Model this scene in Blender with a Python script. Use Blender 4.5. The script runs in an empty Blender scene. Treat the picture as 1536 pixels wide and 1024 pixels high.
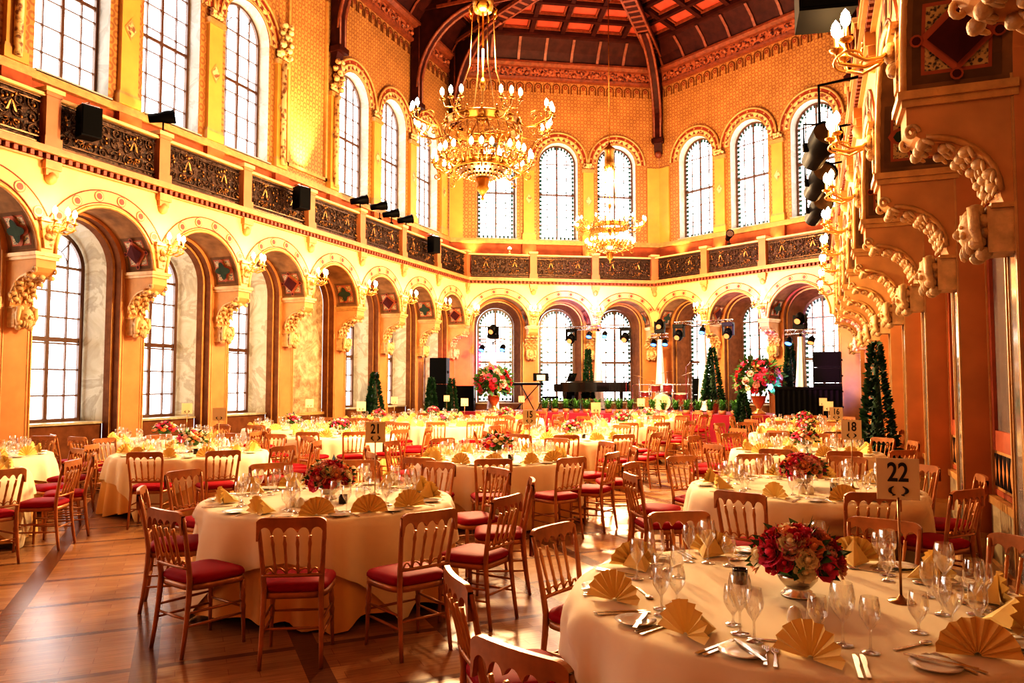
import bpy, math, random
from mathutils import Vector, Matrix
R = random.Random(11)
scene = bpy.context.scene
COL = scene.collection
pi = math.pi
sin, cos, rad = math.sin, math.cos, math.radians

# ---------------------------------------------------------------- mesh builder
class MB:
    def __init__(s):
        s.v = []; s.f = []; s.m = []; s.s = []; s.uv = []
    def add(s, vs, fs, mi=0, sm=False, uv=None):
        b = len(s.v)
        s.v.extend(tuple(p) for p in vs)
        s.uv.extend(uv if uv else [(p[0] + p[1] * .5, p[2]) for p in vs])
        for f in fs:
            s.f.append(tuple(b + i for i in f)); s.m.append(mi); s.s.append(sm)
    def quad(s, a, b, c, d, mi=0):
        s.add([a, b, c, d], [(0, 1, 2, 3)], mi)
    def box(s, x0, x1, y0, y1, z0, z1, mi=0, M=None):
        vs = [(x, y, z) for z in (z0, z1) for y in (y0, y1) for x in (x0, x1)]
        if M is not None: vs = [M @ Vector(p) for p in vs]
        s.add(vs, [(0, 2, 3, 1), (4, 5, 7, 6), (0, 1, 5, 4), (2, 6, 7, 3), (0, 4, 6, 2), (1, 3, 7, 5)], mi)
    def tube(s, pts, r, n=6, mi=0, caps=True, closed=False, sm=True):
        pts = [Vector(p) for p in pts]; k = len(pts)
        rs = r if isinstance(r, (list, tuple)) else [r] * k
        vs = []; u = None
        for i in range(k):
            if closed: t = pts[(i + 1) % k] - pts[i - 1]
            else: t = pts[min(i + 1, k - 1)] - pts[max(i - 1, 0)]
            if t.length < 1e-9: t = Vector((0, 0, 1))
            t.normalize()
            if u is None:
                u = t.orthogonal().normalized()
            else:
                u = u - t * u.dot(t)
                u = u.normalized() if u.length > 1e-6 else t.orthogonal().normalized()
            w = t.cross(u)
            for j in range(n):
                a = 2 * pi * j / n
                vs.append(pts[i] + (u * cos(a) + w * sin(a)) * rs[i])
        fs = []
        for i in range(k if closed else k - 1):
            a = i * n; b = ((i + 1) % k) * n
            for j in range(n):
                j2 = (j + 1) % n
                fs.append((a + j, a + j2, b + j2, b + j))
        if caps and not closed:
            fs.append(tuple(range(n - 1, -1, -1))); fs.append(tuple((k - 1) * n + j for j in range(n)))
        s.add(vs, fs, mi, sm)
    def lathe(s, prof, n=14, c=(0, 0, 0), mi=0, sm=True, M=None):
        vs = []
        for r, z in prof:
            for j in range(n):
                a = 2 * pi * j / n
                p = Vector((r * cos(a), r * sin(a), z))
                if M is not None: p = M @ p
                vs.append((p[0] + c[0], p[1] + c[1], p[2] + c[2]))
        fs = []
        for i in range(len(prof) - 1):
            for j in range(n):
                j2 = (j + 1) % n
                fs.append((i * n + j, i * n + j2, (i + 1) * n + j2, (i + 1) * n + j))
        s.add(vs, fs, mi, sm)
    def ball(s, c, r, n=8, k=6, mi=0, M=None):
        if not isinstance(r, (tuple, list)): r = (r, r, r)
        vs = []
        for i in range(k + 1):
            t = pi * i / k
            for j in range(n):
                a = 2 * pi * j / n
                p = Vector((r[0] * sin(t) * cos(a), r[1] * sin(t) * sin(a), -r[2] * cos(t)))
                if M is not None: p = M @ p
                vs.append((c[0] + p[0], c[1] + p[1], c[2] + p[2]))
        fs = [(i * n + j, i * n + (j + 1) % n, (i + 1) * n + (j + 1) % n, (i + 1) * n + j) for i in range(k) for j in range(n)]
        s.add(vs, fs, mi, True)
    def prism(s, poly, f, t0, t1, mi=0, sm=False):
        """poly: 2D points; f(a,b,t) -> 3D"""
        n = len(poly)
        vs = [f(a, b, t0) for a, b in poly] + [f(a, b, t1) for a, b in poly]
        fs = [tuple(range(n)), tuple(range(2 * n - 1, n - 1, -1))]
        fs += [(i, i + n, (i + 1) % n + n, (i + 1) % n) for i in range(n)]
        s.add(vs, fs, mi, sm)
    def merge(s, o, M, dm=0):
        b = len(s.v)
        s.v.extend(tuple(M @ Vector(p)) for p in o.v); s.uv.extend(o.uv)
        s.f.extend(tuple(b + i for i in f) for f in o.f)
        s.m.extend(m + dm for m in o.m); s.s.extend(o.s)
    def mesh(s, name, mats):
        me = bpy.data.meshes.new(name)
        me.from_pydata(s.v, [], s.f)
        me.polygons.foreach_set('material_index', s.m)
        me.polygons.foreach_set('use_smooth', s.s)
        uvl = me.uv_layers.new(name='UVMap')
        li = [0] * len(me.loops)
        me.loops.foreach_get('vertex_index', li)
        flat = []
        for i in li: flat.extend(s.uv[i])
        uvl.data.foreach_set('uv', flat)
        for m in (mats if isinstance(mats, (list, tuple)) else [mats]): me.materials.append(m)
        me.update()
        return me

def tag(o, label=None, cat=None, group=None, kind=None):
    if label: o['label'] = label
    if cat: o['category'] = cat
    if group: o['group'] = group
    if kind: o['kind'] = kind
    return o
def mk(name, me, parent=None, loc=(0, 0, 0), rz=0.0, **k):
    o = bpy.data.objects.new(name, me)
    o.location = loc; o.rotation_euler = (0, 0, rz)
    if parent is not None: o.parent = parent
    COL.objects.link(o)
    return tag(o, **k)
def obj(name, mb, mats, parent=None, **k):
    return mk(name, mb.mesh(name, mats), parent, **k)
def thing(name, label, cat, loc=(0, 0, 0), rz=0.0, group=None):
    return mk(name, None, None, loc, rz, label=label, cat=cat, group=group)
def dup(src, loc, rz, label=None, group=None):
    r = src.copy(); COL.objects.link(r); r.location = loc; r.rotation_euler = (0, 0, rz)
    if label: r['label'] = label
    if group: r['group'] = group
    for ch in src.children:
        c = ch.copy(); COL.objects.link(c); c.parent = r
        for g in ch.children:
            d = g.copy(); COL.objects.link(d); d.parent = c
    return r

# ---------------------------------------------------------------- materials
def nt(name):
    m = bpy.data.materials.new(name); m.use_nodes = True
    t = m.node_tree; t.nodes.clear()
    out = t.nodes.new('ShaderNodeOutputMaterial')
    return m, t, out
def N(t, typ, **k):
    n = t.nodes.new(typ)
    for a, b in k.items():
        if a.startswith('i_'): n.inputs[int(a[2:])].default_value = b
        else: setattr(n, a, b)
    return n
def rgb(c): return (c[0], c[1], c[2], 1)
def coords(t, uv, scale, rot=0.0):
    tc = N(t, 'ShaderNodeTexCoord'); mp = N(t, 'ShaderNodeMapping')
    mp.inputs['Scale'].default_value = scale if isinstance(scale, tuple) else (scale,) * 3
    mp.inputs['Rotation'].default_value = (0, 0, rot)
    t.links.new(tc.outputs['UV' if uv else 'Object'], mp.inputs[0])
    return mp.outputs[0]
def ramp(t, fac, stops, interp='LINEAR'):
    r = N(t, 'ShaderNodeValToRGB'); e = r.color_ramp.elements; r.color_ramp.interpolation = interp
    while len(e) < len(stops): e.new(.5)
    for i, (p, c) in enumerate(stops): e[i].position = p; e[i].color = rgb(c)
    t.links.new(fac, r.inputs[0]); return r.outputs[0]
def mix(t, fac, a, b, mode='MIX'):
    m = N(t, 'ShaderNodeMix', data_type='RGBA', blend_type=mode)
    for s, x in ((0, fac), (6, a), (7, b)):
        if isinstance(x, (int, float)): m.inputs[s].default_value = x
        elif isinstance(x, tuple): m.inputs[s].default_value = rgb(x)
        else: t.links.new(x, m.inputs[s])
    return m.outputs[2]
def pbr(t, out, col, rough=.5, metal=0., bump=None, bstr=.3, bdist=.01, spec=.5, sheen=0, emit=None, estr=0):
    b = N(t, 'ShaderNodeBsdfPrincipled')
    if isinstance(col, tuple): b.inputs['Base Color'].default_value = rgb(col)
    else: t.links.new(col, b.inputs['Base Color'])
    if isinstance(rough, (int, float)): b.inputs['Roughness'].default_value = rough
    else: t.links.new(rough, b.inputs['Roughness'])
    b.inputs['Metallic'].default_value = metal; b.inputs['Specular IOR Level'].default_value = spec
    if sheen: b.inputs['Sheen Weight'].default_value = sheen
    if emit: b.inputs['Emission Color'].default_value = rgb(emit); b.inputs['Emission Strength'].default_value = estr
    if bump is not None:
        n = N(t, 'ShaderNodeBump'); n.inputs['Strength'].default_value = bstr; n.inputs['Distance'].default_value = bdist
        t.links.new(bump, n.inputs['Height']); t.links.new(n.outputs[0], b.inputs['Normal'])
    t.links.new(b.outputs[0], out.inputs[0]); return b
def noise(t, co, scale, detail=3., rough=.55, dist=0.):
    n = N(t, 'ShaderNodeTexNoise'); t.links.new(co, n.inputs['Vector'])
    n.inputs['Scale'].default_value = scale; n.inputs['Detail'].default_value = detail
    n.inputs['Roughness'].default_value = rough; n.inputs['Distortion'].default_value = dist
    return n.outputs[0]
def basic(name, c, rough=.5, metal=0., var=.12, ns=6., bump=.0, bs=40., spec=.5, sheen=0, uv=False):
    m, t, out = nt(name)
    co = coords(t, uv, 1.)
    f = noise(t, co, ns)
    c2 = tuple(max(0, x * (1 - var * 2)) for x in c); c3 = tuple(min(1, x * (1 + var)) for x in c)
    col = ramp(t, f, [(.3, c2), (.7, c3)])
    bo = noise(t, co, bs) if bump else None
    pbr(t, out, col, rough, metal, bo, bump, .02, spec, sheen)
    return m
def glow(name, c, strength, sample=True):
    m, t, out = nt(name)
    e = N(t, 'ShaderNodeEmission'); e.inputs[0].default_value = rgb(c); e.inputs[1].default_value = strength
    t.links.new(e.outputs[0], out.inputs[0])
    if not sample: m.cycles.emission_sampling = 'NONE'
    return m

def m_floor():
    m, t, out = nt('parquet')
    co = coords(t, False, 1., rad(-45))          # rotated grid: x along n, y along m
    sx = N(t, 'ShaderNodeSeparateXYZ'); t.links.new(co, sx.inputs[0])
    def M(op, a, b=None, c=None):
        n = N(t, 'ShaderNodeMath', operation=op)
        for i, x in enumerate((a, b, c)):
            if x is None: continue
            if isinstance(x, (int, float)): n.inputs[i].default_value = x
            else: t.links.new(x, n.inputs[i])
        return n.outputs[0]
    # after mapping, X' and Y' are the two diagonals of the hall
    def band(x, per, off, w):
        f = M('FRACT', M('DIVIDE', M('ADD', x, off), per))
        return M('LESS_THAN', M('ABSOLUTE', M('SUBTRACT', f, .5)), w / per / 2)
    wide = band(sx.outputs[FLX], .95, FLO, .15)
    thin = band(sx.outputs[1 - FLX], .855, FLP, .065)
    dark = M('MAXIMUM', wide, thin)
    # planks inside each field run along the thin-line direction
    br = N(t, 'ShaderNodeTexBrick'); br.offset = .37
    cb = N(t, 'ShaderNodeCombineXYZ')
    t.links.new(sx.outputs[FLX], cb.inputs[0]); t.links.new(sx.outputs[1 - FLX], cb.inputs[1])
    t.links.new(cb.outputs[0], br.inputs['Vector'])
    br.inputs['Scale'].default_value = 1.; br.inputs['Brick Width'].default_value = .46; br.inputs['Row Height'].default_value = .105
    br.inputs['Mortar Size'].default_value = .002; br.inputs['Bias'].default_value = 0.
    br.inputs['Color1'].default_value = (.38, .195, .08, 1); br.inputs['Color2'].default_value = (.49, .265, .115, 1); br.inputs['Mortar'].default_value = (.3, .14, .06, 1)
    mp2 = N(t, 'ShaderNodeMapping'); mp2.inputs['Scale'].default_value = (3, 40, 1)
    t.links.new(cb.outputs[0], mp2.inputs[0])
    g = noise(t, mp2.outputs[0], 1.6, 5.)
    gr = ramp(t, g, [(.3, (.72, .72, .72)), (.7, (1.1, 1.1, 1.1))])
    light = mix(t, 1., br.outputs[0], gr, 'MULTIPLY')
    col = mix(t, dark, light, mix(t, 1., (.19, .08, .038), gr, 'MULTIPLY'))
    pbr(t, out, col, .27, 0, None, .04, .01, .45)
    return m
# bands: wide ones keep n=(x+y)/sqrt2 constant, thin ones m=(y-x)/sqrt2
FLX, FLO, FLP = 0, .645, .4075

def m_diaper(name, c1, c2, sc, rough=.5, metal=.0):
    m, t, out = nt(name)
    co = coords(t, True, sc, rad(45))
    v = N(t, 'ShaderNodeTexVoronoi'); v.inputs['Randomness'].default_value = 0.; v.inputs['Scale'].default_value = 1.
    t.links.new(co, v.inputs['Vector'])
    f = ramp(t, v.outputs['Distance'], [(.16, c2), (.26, c1), (.44, c1), (.5, c2)])
    n = noise(t, coords(t, True, 1.), 1.5)
    col = mix(t, 1., f, ramp(t, n, [(.3, (.8, .8, .8)), (.7, (1.1, 1.1, 1.1))]), 'MULTIPLY')
    pbr(t, out, col, rough, metal, v.outputs['Distance'], .15)
    return m
def m_marble(name, a, b, sc=1.5, rough=.12, metal=0.):
    m, t, out = nt(name)
    co = coords(t, False, 1.)
    f = noise(t, co, sc, 8., .6, 1.2)
    col = ramp(t, f, [(.3, a), (.48, b), (.54, tuple(x * .88 for x in a)), (.7, b)])
    pbr(t, out, col, rough, metal, spec=.2 if rough > .2 else .6)
    return m
def m_ornament(name, a, b, sc, rough=.45, metal=0., bump=.6):
    """dense carved / painted arabesque"""
    m, t, out = nt(name)
    co = coords(t, False, 1.)
    v = N(t, 'ShaderNodeTexVoronoi', feature='SMOOTH_F1'); t.links.new(co, v.inputs['Vector']); v.inputs['Scale'].default_value = sc
    n = noise(t, co, sc * .8, 4., .6, 1.5)
    ad = N(t, 'ShaderNodeMath', operation='ADD'); t.links.new(v.outputs['Distance'], ad.inputs[0]); t.links.new(n, ad.inputs[1])
    col = ramp(t, ad.outputs[0], [(.72, b), (.95, a)])
    pbr(t, out, col, rough, metal, ad.outputs[0], bump, .03)
    return m
def m_thin_glass():
    m, t, out = nt('clear_glass')
    lw = N(t, 'ShaderNodeLayerWeight'); lw.inputs[0].default_value = .45
    tr = N(t, 'ShaderNodeBsdfTransparent'); t.links.new(ramp(t, lw.outputs['Facing'], [(0., (.97, .97, .96)), (.6, (.85, .84, .82)), (1., (.45, .42, .38))]), tr.inputs[0])
    gl = N(t, 'ShaderNodeBsdfGlossy'); gl.inputs[0].default_value = (1, 1, 1, 1); gl.inputs['Roughness'].default_value = .03
    rp = ramp(t, lw.outputs['Facing'], [(0., (.15, .15, .15)), (.4, (.34, .34, .34)), (1., (1., 1., 1.))])
    mx = N(t, 'ShaderNodeMixShader'); t.links.new(rp, mx.inputs[0]); t.links.new(tr.outputs[0], mx.inputs[1]); t.links.new(gl.outputs[0], mx.inputs[2])
    t.links.new(mx.outputs[0], out.inputs[0]); return m
def m_pane():
    """window glass with overcast daylight behind it"""
    m, t, out = nt('daylit_glass')
    co = coords(t, False, 1.)
    n = noise(t, co, .55, 2.)
    col = ramp(t, n, [(.35, (.92, .95, 1.)), (.55, (1, .97, .92))])
    e = N(t, 'ShaderNodeEmission'); t.links.new(col, e.inputs[0]); e.inputs[1].default_value = PANE
    gl = N(t, 'ShaderNodeBsdfGlossy'); gl.inputs['Roughness'].default_value = .05
    mx = N(t, 'ShaderNodeMixShader'); mx.inputs[0].default_value = .08
    t.links.new(e.outputs[0], mx.inputs[1]); t.links.new(gl.outputs[0], mx.inputs[2]); t.links.new(mx.outputs[0], out.inputs[0])
    return m
PANE = 4.0
def m_mural():
    m, t, out = nt('faded_mural')
    co = coords(t, True, 1.)
    n = noise(t, co, 1.7, 7., .65, 2.2); n2 = noise(t, co, 5., 5., .6, 1.)
    col = ramp(t, n, [(.3, (.16, .08, .03)), (.45, (.34, .2, .08)), (.55, (.52, .38, .2)), (.7, (.62, .52, .36))])
    col = mix(t, .45, col, ramp(t, n2, [(.35, (.2, .1, .04)), (.65, (.6, .45, .25))]))
    pbr(t, out, col, .55, 0, n2, .2); return m
def m_cloth(name, c, rough=.75, sheen=.15, spec=.25):
    m, t, out = nt(name)
    co = coords(t, False, 1.)
    w = noise(t, co, 260., 1.)
    col = ramp(t, noise(t, co, 2.5), [(.3, tuple(x * .93 for x in c)), (.7, c)])
    pbr(t, out, col, rough, 0, w, .05, .002, spec, sheen); return m

MT = {}
MT['floor'] = None
MT['stone'] = basic('warm_sandstone', (.62, .38, .17), .55, 0, .08, 3., .15, 60.)
MT['cream'] = basic('cream_plaster', (.74, .49, .20), .5, 0, .05, 1.5)
MT['moulding'] = basic('gilt_moulding', (.58, .32, .11), .4, .15, .1, 8., .2, 50.)
MT['orange'] = basic('terracotta_scagliola', (.55, .235, .085), .45, 0, .08, 2., spec=.15)
MT['redbrown'] = basic('red_brown_paint', (.40, .11, .05), .6, 0, .1, 5., spec=.1)
MT['vault'] = basic('painted_vault', (.28, .145, .06), .7, 0, .2, 3., .1, 30., .08)
MT['white'] = m_marble('pale_marble', (.72, .66, .54), (.80, .75, .64), 1.6, .25)
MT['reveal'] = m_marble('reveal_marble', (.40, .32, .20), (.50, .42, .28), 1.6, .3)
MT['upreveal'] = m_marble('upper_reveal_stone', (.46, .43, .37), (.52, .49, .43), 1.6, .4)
MT['grey'] = m_marble('grey_marble', (.22, .21, .18), (.42, .40, .36), 2.2, .07)
MT['carved'] = m_ornament('carved_stone', (.70, .47, .22), (.26, .12, .05), 14., .5, 0, .7)
MT['dentil'] = basic('dark_red_dentil', (.24, .06, .03), .5)
MT['diaper'] = m_diaper('gold_diaper_wall', (.36, .155, .05), (.55, .29, .09), 5.5, .45, .1)
MT['yellow'] = basic('yellow_pilaster', (.62, .35, .075), .45, 0, .05, 2.)
MT['band'] = m_ornament('pierced_arch_band', (.78, .55, .25), (.24, .10, .04), 9., .5, 0, .5)
MT['redband'] = basic('red_painted_band', (.27, .055, .03), .6, 0, .12, 6., spec=.1)
MT['iron'] = m_ornament('dark_wrought_iron', (.065, .03, .015), (.016, .008, .005), 13., .4, .5, .8)
MT['ironbar'] = basic('iron_scroll', (.10, .055, .03), .3, .8)
MT['gold'] = basic('gold_leaf', (.85, .50, .17), .28, .85, .1, 9.)
MT['wood'] = basic('dark_red_wood', (.05, .011, .007), .5, 0, .2, 4., .1, 30., .15)
MT['coffer'] = basic('coffer_panel', (.46, .085, .045), .45, 0, .12, 3.)
MT['woodlit'] = basic('carved_rib_wood_lit', (.21, .055, .022), .45, 0, .2, 8., .25, 40.)  # lighter, warmer copy of the roof wood; lamplight put into its colour
MT['frame'] = basic('window_frame_brown', (.11, .05, .028), .4, 0, .1)
MT['pane'] = m_pane()
MT['teal'] = basic('leaded_border_glass', (.03, .10, .10), .2)
MT['dark'] = basic('near_black_panel', (.02, .012, .01), .5, spec=.1)
MT['maroon'] = basic('maroon_panel', (.085, .018, .014), .6, spec=.05)
MT['green'] = basic('dark_green_panel', (.045, .06, .035), .6, spec=.05)
MT['speck'] = m_ornament('gold_speckled_field', (.50, .32, .12), (.05, .03, .018), 42., .5, 0, .1)
MT['mural'] = m_mural()
MT['bulb'] = glow('lit_bulb', (1., .80, .48), 26., False)
MT['chairwood'] = basic('gilt_chair_wood', (.48, .20, .068), .3, .25, .14, 9., .05, 60.)
MT['chairgold'] = basic('gilt_chair_turning', (.58, .28, .095), .28, .45, .1, 9.)
MT['seat'] = m_cloth('crimson_seat_fabric', (.33, .002, .011), .6, 0., .12)
MT['cloth'] = m_cloth('ivory_tablecloth', (.92, .79, .54))
MT['under'] = m_cloth('lamplit_undercloth', (.90, .56, .20))  # ivory linen tinted orange, the warm lighting put into the colour
MT['napkin'] = m_cloth('yellow_napkin', (.96, .72, .27), .7)
MT['glass'] = m_thin_glass()
MT['china'] = basic('white_china', (.84, .78, .68), .12, 0, .02)
MT['silver'] = basic('polished_silver', (.72, .66, .58), .24, 1., .05)
MT['black'] = basic('black_plastic', (.0025, .0025, .003), .5, 0, .1, spec=.12)
MT['grille'] = basic('black_speaker_grille', (.005, .005, .005), .8, 0, .2, 200., spec=.1)
MT['gloss'] = basic('piano_lacquer', (.008, .007, .007), .06)
MT['leaf'] = basic('leaf_green', (.06, .16, .03), .5, 0, .3, 20.)
MT['leafd'] = basic('dark_evergreen', (.014, .06, .016), .55, 0, .35, 14.)
MT['fern'] = basic('fern_green', (.06, .20, .035), .5, 0, .3, 10.)
MT['terra'] = basic('terracotta_pot', (.42, .16, .07), .6)
MT['card'] = basic('cream_card', (.80, .66, .42), .5, 0, .03)
MT['ink'] = basic('black_ink', (.02, .015, .012), .5)
MT['brass'] = basic('brass_pole', (.42, .24, .10), .3, .8)
MT['chrome'] = basic('chrome_tube', (.75, .75, .77), .12, 1.)
MT['drape'] = m_cloth('white_drape', (.80, .76, .76))
MT['carpet'] = m_cloth('crimson_carpet', (.30, .015, .045))
MT['blue'] = glow('blue_lamp_lens', (.06, .20, 1.), 5., False)
MT['amber'] = glow('amber_lamp_lens', (1., .30, .10), 1.1, False)
MT['drum'] = basic('red_drum_shell', (.20, .03, .03), .15)
MT['smoke'] = basic('smoked_glass', (.03, .02, .012), .1)
for k, c in dict(crimson=(.60, .015, .05), pink=(.85, .10, .24), peach=(.90, .42, .18), creamf=(.97, .84, .56), orange_f=(.88, .26, .07), purple=(.40, .03, .16), lime=(.34, .38, .10), blush=(.92, .50, .44)).items():
    MT['f_' + k] = basic('petal_' + k, c, .6, 0, .08, 25., 0, 40., .3, .2)
E_SC, E_CH, EXPO = 19, 220, .76
# ---------------------------------------------------------------- the hall
XL, XR, YC, LF = -11.24, .66, 24.15, 6.87
AX, AY = -5.29, 27.586
S3 = math.sqrt(3) / 2
class Fr:
    """a wall: s runs along it, d is the depth behind the balcony front, z is up"""
    def __init__(s, o, a, n, edges, m0, m1, name):
        s.o = o; s.a = a; s.n = n; s.e = edges; s.m0 = m0; s.m1 = m1; s.name = name
        s.rz = math.atan2(n[1], n[0]) - pi / 2
    def p(s, t, d, z): return (s.o[0] + s.a[0] * t + s.n[0] * d, s.o[1] + s.a[1] * t + s.n[1] * d, z)
    def ed(s, i, d):
        v = s.e[i]
        if i == 0: v -= s.m0 * .577 * d
        if i == len(s.e) - 1: v += s.m1 * .577 * d
        return v
LE = [YC - 2.25 * k for k in range(12, -1, -1)]
FL = Fr((XL, 0), (0, 1), (-1, 0), LE, 0, 1, 'left')
FRR = Fr((XR, 0), (0, 1), (1, 0), LE, 0, 1, 'right')
F1 = Fr((AX, AY), (S3, .5), (-.5, S3), [-LF, -4.5, -2.23, 0], 1, 1, 'stage_left')
F2 = Fr((AX, AY), (S3, -.5), (.5, S3), [0, 2.23, 4.5, LF], 1, 1, 'stage_right')
WALLS = [FL, F1, F2, FRR]

def fquad(mb, fr, pts, mi=0):
    mb.add([fr.p(*q) for q in pts], [tuple(range(len(pts)))], mi, False, [(q[0], q[2]) for q in pts])
def fbox(mb, fr, s0, s1, d0, d1, z0, z1, mi=0):
    vs = [(s, d, z) for z in (z0, z1) for d in (d0, d1) for s in (s0, s1)]
    mb.add([fr.p(*q) for q in vs], [(0, 2, 3, 1), (4, 5, 7, 6), (0, 1, 5, 4), (2, 6, 7, 3), (0, 4, 6, 2), (1, 3, 7, 5)], mi, False, [(q[0] + q[1], q[2]) for q in vs])
def outline(c, r, zs, zb, n=18):
    pts = [(c - r, zb)]
    for i in range(n + 1):
        a = pi - pi * i / n
        pts.append((c + r * cos(a), zs + r * sin(a)))
    pts.append((c + r, zb)); return pts
def arch_face(mb, fr, d, s0, s1, z0, z1, c, r, zs, zb, mi=0, n=18):
    if zb > z0: fquad(mb, fr, [(s0, d, z0), (s1, d, z0), (s1, d, zb), (s0, d, zb)], mi)
    fquad(mb, fr, [(s0, d, zb), (c - r, d, zb), (c - r, d, zs), (s0, d, zs)], mi)
    fquad(mb, fr, [(c + r, d, zb), (s1, d, zb), (s1, d, zs), (c + r, d, zs)], mi)
    arc = [(c + r * cos(pi - pi * i / n), zs + r * sin(pi * i / n)) for i in range(n + 1)]
    top = [s0 + (s1 - s0) * i / n for i in range(n + 1)]
    fquad(mb, fr, [(s0, d, zs), (c - r, d, zs), (s0, d, z1)], mi)
    fquad(mb, fr, [(c + r, d, zs), (s1, d, zs), (s1, d, z1)], mi)
    for i in range(n):
        fquad(mb, fr, [(arc[i][0], d, arc[i][1]), (arc[i + 1][0], d, arc[i + 1][1]), (top[i + 1], d, z1), (top[i], d, z1)], mi)
def loft(mb, fr, c, A, B, mi=0, sm=False):
    """A, B: (r, d, zspring, zbottom)"""
    a = outline(c, A[0], A[2], A[3]); b = outline(c, B[0], B[2], B[3])
    n = len(a)
    vs = [fr.p(x, A[1], z) for x, z in a] + [fr.p(x, B[1], z) for x, z in b]
    uv = [(i * .15, 0) for i in range(n)] + [(i * .15, abs(B[1] - A[1])) for i in range(n)]
    mb.add(vs, [(i, i + 1, n + i + 1, n + i) for i in range(n - 1)], mi, sm, uv)
def ring(mb, fr, c, zs, d, r0, r1, a0=0., a1=pi, mi=0, n=24, th=0.):
    vs = []; uv = []
    for i in range(n + 1):
        a = a0 + (a1 - a0) * i / n
        for r in (r0, r1):
            vs.append(fr.p(c + r * cos(a), d, zs + r * sin(a))); uv.append((a, r))
    mb.add(vs, [(2 * i, 2 * i + 1, 2 * i + 3, 2 * i + 2) for i in range(n)], mi, False, uv)
    if th:
        for r in (r0, r1):
            vv = []
            for i in range(n + 1):
                a = a0 + (a1 - a0) * i / n
                vv += [fr.p(c + r * cos(a), d, zs + r * sin(a)), fr.p(c + r * cos(a), d + th, zs + r * sin(a))]
            mb.add(vv, [(2 * i, 2 * i + 1, 2 * i + 3, 2 * i + 2) for i in range(n)], mi)
def arctube(mb, fr, c, zs, d, r, t, mi=0, a0=0., a1=pi, n=20, k=6):
    mb.tube([fr.p(c + r * cos(a0 + (a1 - a0) * i / n), d, zs + r * sin(a0 + (a1 - a0) * i / n)) for i in range(n + 1)], t, k, mi)
def disc(mb, fr, s, z, d, r, mi=0, n=12):
    mb.add([fr.p(s + r * cos(2 * pi * i / n), d, z + r * sin(2 * pi * i / n)) for i in range(n)], [tuple(range(n))], mi)

ZS, ZSL = 3.76, 5.22         # impost of the arcade, underside of the balcony slab
SILL, LZS = 1.02, 3.82       # lower windows
USILL, UZS = 7.06, 10.0      # upper windows
ZC = 13.1                    # cornice

# ---- a reusable carved bracket: x along the wall, y into the wall
MT['peach'] = basic('peach_stone', (.60, .31, .12), .55, 0, .08, 3., spec=.15)
MT['pale'] = basic('pale_carved_stone', (.66, .43, .20), .5, 0, .15, 9., .3, 40.)
def corbel_parts():
    b = MB(); f = lambda a, c, t: (t, a, c)
    arc = [(.12 + .44 * sin(t * pi / 2), 2.98 + .42 * cos(t * pi / 2)) for t in [i / 8 for i in range(9)]]
    poly = [(0, 3.70), (0, 3.53), (.05, 3.46)] + arc + [(.58, 2.92), (.66, 2.92), (.66, 3.70)]
    b.prism(poly, f, -.17, .17, 0)
    b.box(-.20, .20, -.03, .68, 3.66, 3.71, 1); b.box(-.225, .225, -.055, .68, 3.71, 3.77, 1)
    b.box(-.178, .178, .50, .67, 2.90, 2.935, 1)
    for x in (-.172, .172):
        b.tube([(x, p[0], p[1] + .035) for p in arc], .026, 6, 1)
    m = MB()
    for i, t in enumerate((.0, .22, .42, .6, .76, .9)):
        y, z = .10 + .44 * sin(t * pi / 2), 2.98 + .42 * cos(t * pi / 2)
        tl = Matrix.Rotation(-t * pi / 2 - .5, 4, 'X')
        for x in ((-.11, .11) if i % 2 else (-.165, 0, .165)):
            pp = tl @ Vector((0, 0, -.012)); m.ball((x + pp.x, y + pp.y, z + pp.z), (.058, .042, .046), 8, 6, 0, tl)
            for sx in (-1, 1):
                pp = tl @ Vector((sx * .06, .03, .0)); m.ball((x + pp.x, y + pp.y, z + pp.z), (.022, .05, .016), 6, 4, 0, tl)
    for x in (-.17, .17):
        m.tube([(x, .03 + .05 * cos(a) * (1 - a / 9), 3.48 + .06 * sin(a) * (1 - a / 9)) for a in [i * .5 for i in range(14)]], .018, 5, 0)
    h = MB()      # bearded head under the bracket
    h.ball((0, .45, 2.77), (.12, .13, .16), 10, 8, 0)
    h.ball((0, .325, 2.755), (.022, .04, .035), 6, 5, 0)
    for x in (-1, 1):
        h.ball((x * .045, .335, 2.80), (.022, .014, .014), 6, 4, 0)
        h.ball((x * .055, .345, 2.74), (.03, .025, .03), 6, 4, 0)
        for k in range(5):
            h.ball((x * (.10 + .012 * (k % 2)), .42 + .04 * (k % 3), 2.90 - .075 * k), (.05, .06, .05), 6, 5, 0)
        h.tube([(x * .13, .40, 2.92), (x * .155, .40, 2.76), (x * .12, .45, 2.60)], [.045, .04, .015], 6, 0)
    for k in range(5): h.ball((-.06 + .03 * k, .36 + .012 * abs(k - 2), 2.655 - .02 * (2 - abs(k - 2))), (.022, .035, .06), 6, 4, 0)
    h.box(-.15, .15, .48, .66, 2.60, 2.92, 0)
    return b, m, h
cb, cm_, ch_ = corbel_parts()
ME_CB = cb.mesh('corbel', [MT['peach'], MT['moulding']]); ME_CM = cm_.mesh('corbel_rosettes', MT['pale']); ME_CH = ch_.mesh('corbel_head', MT['pale'])

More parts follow.
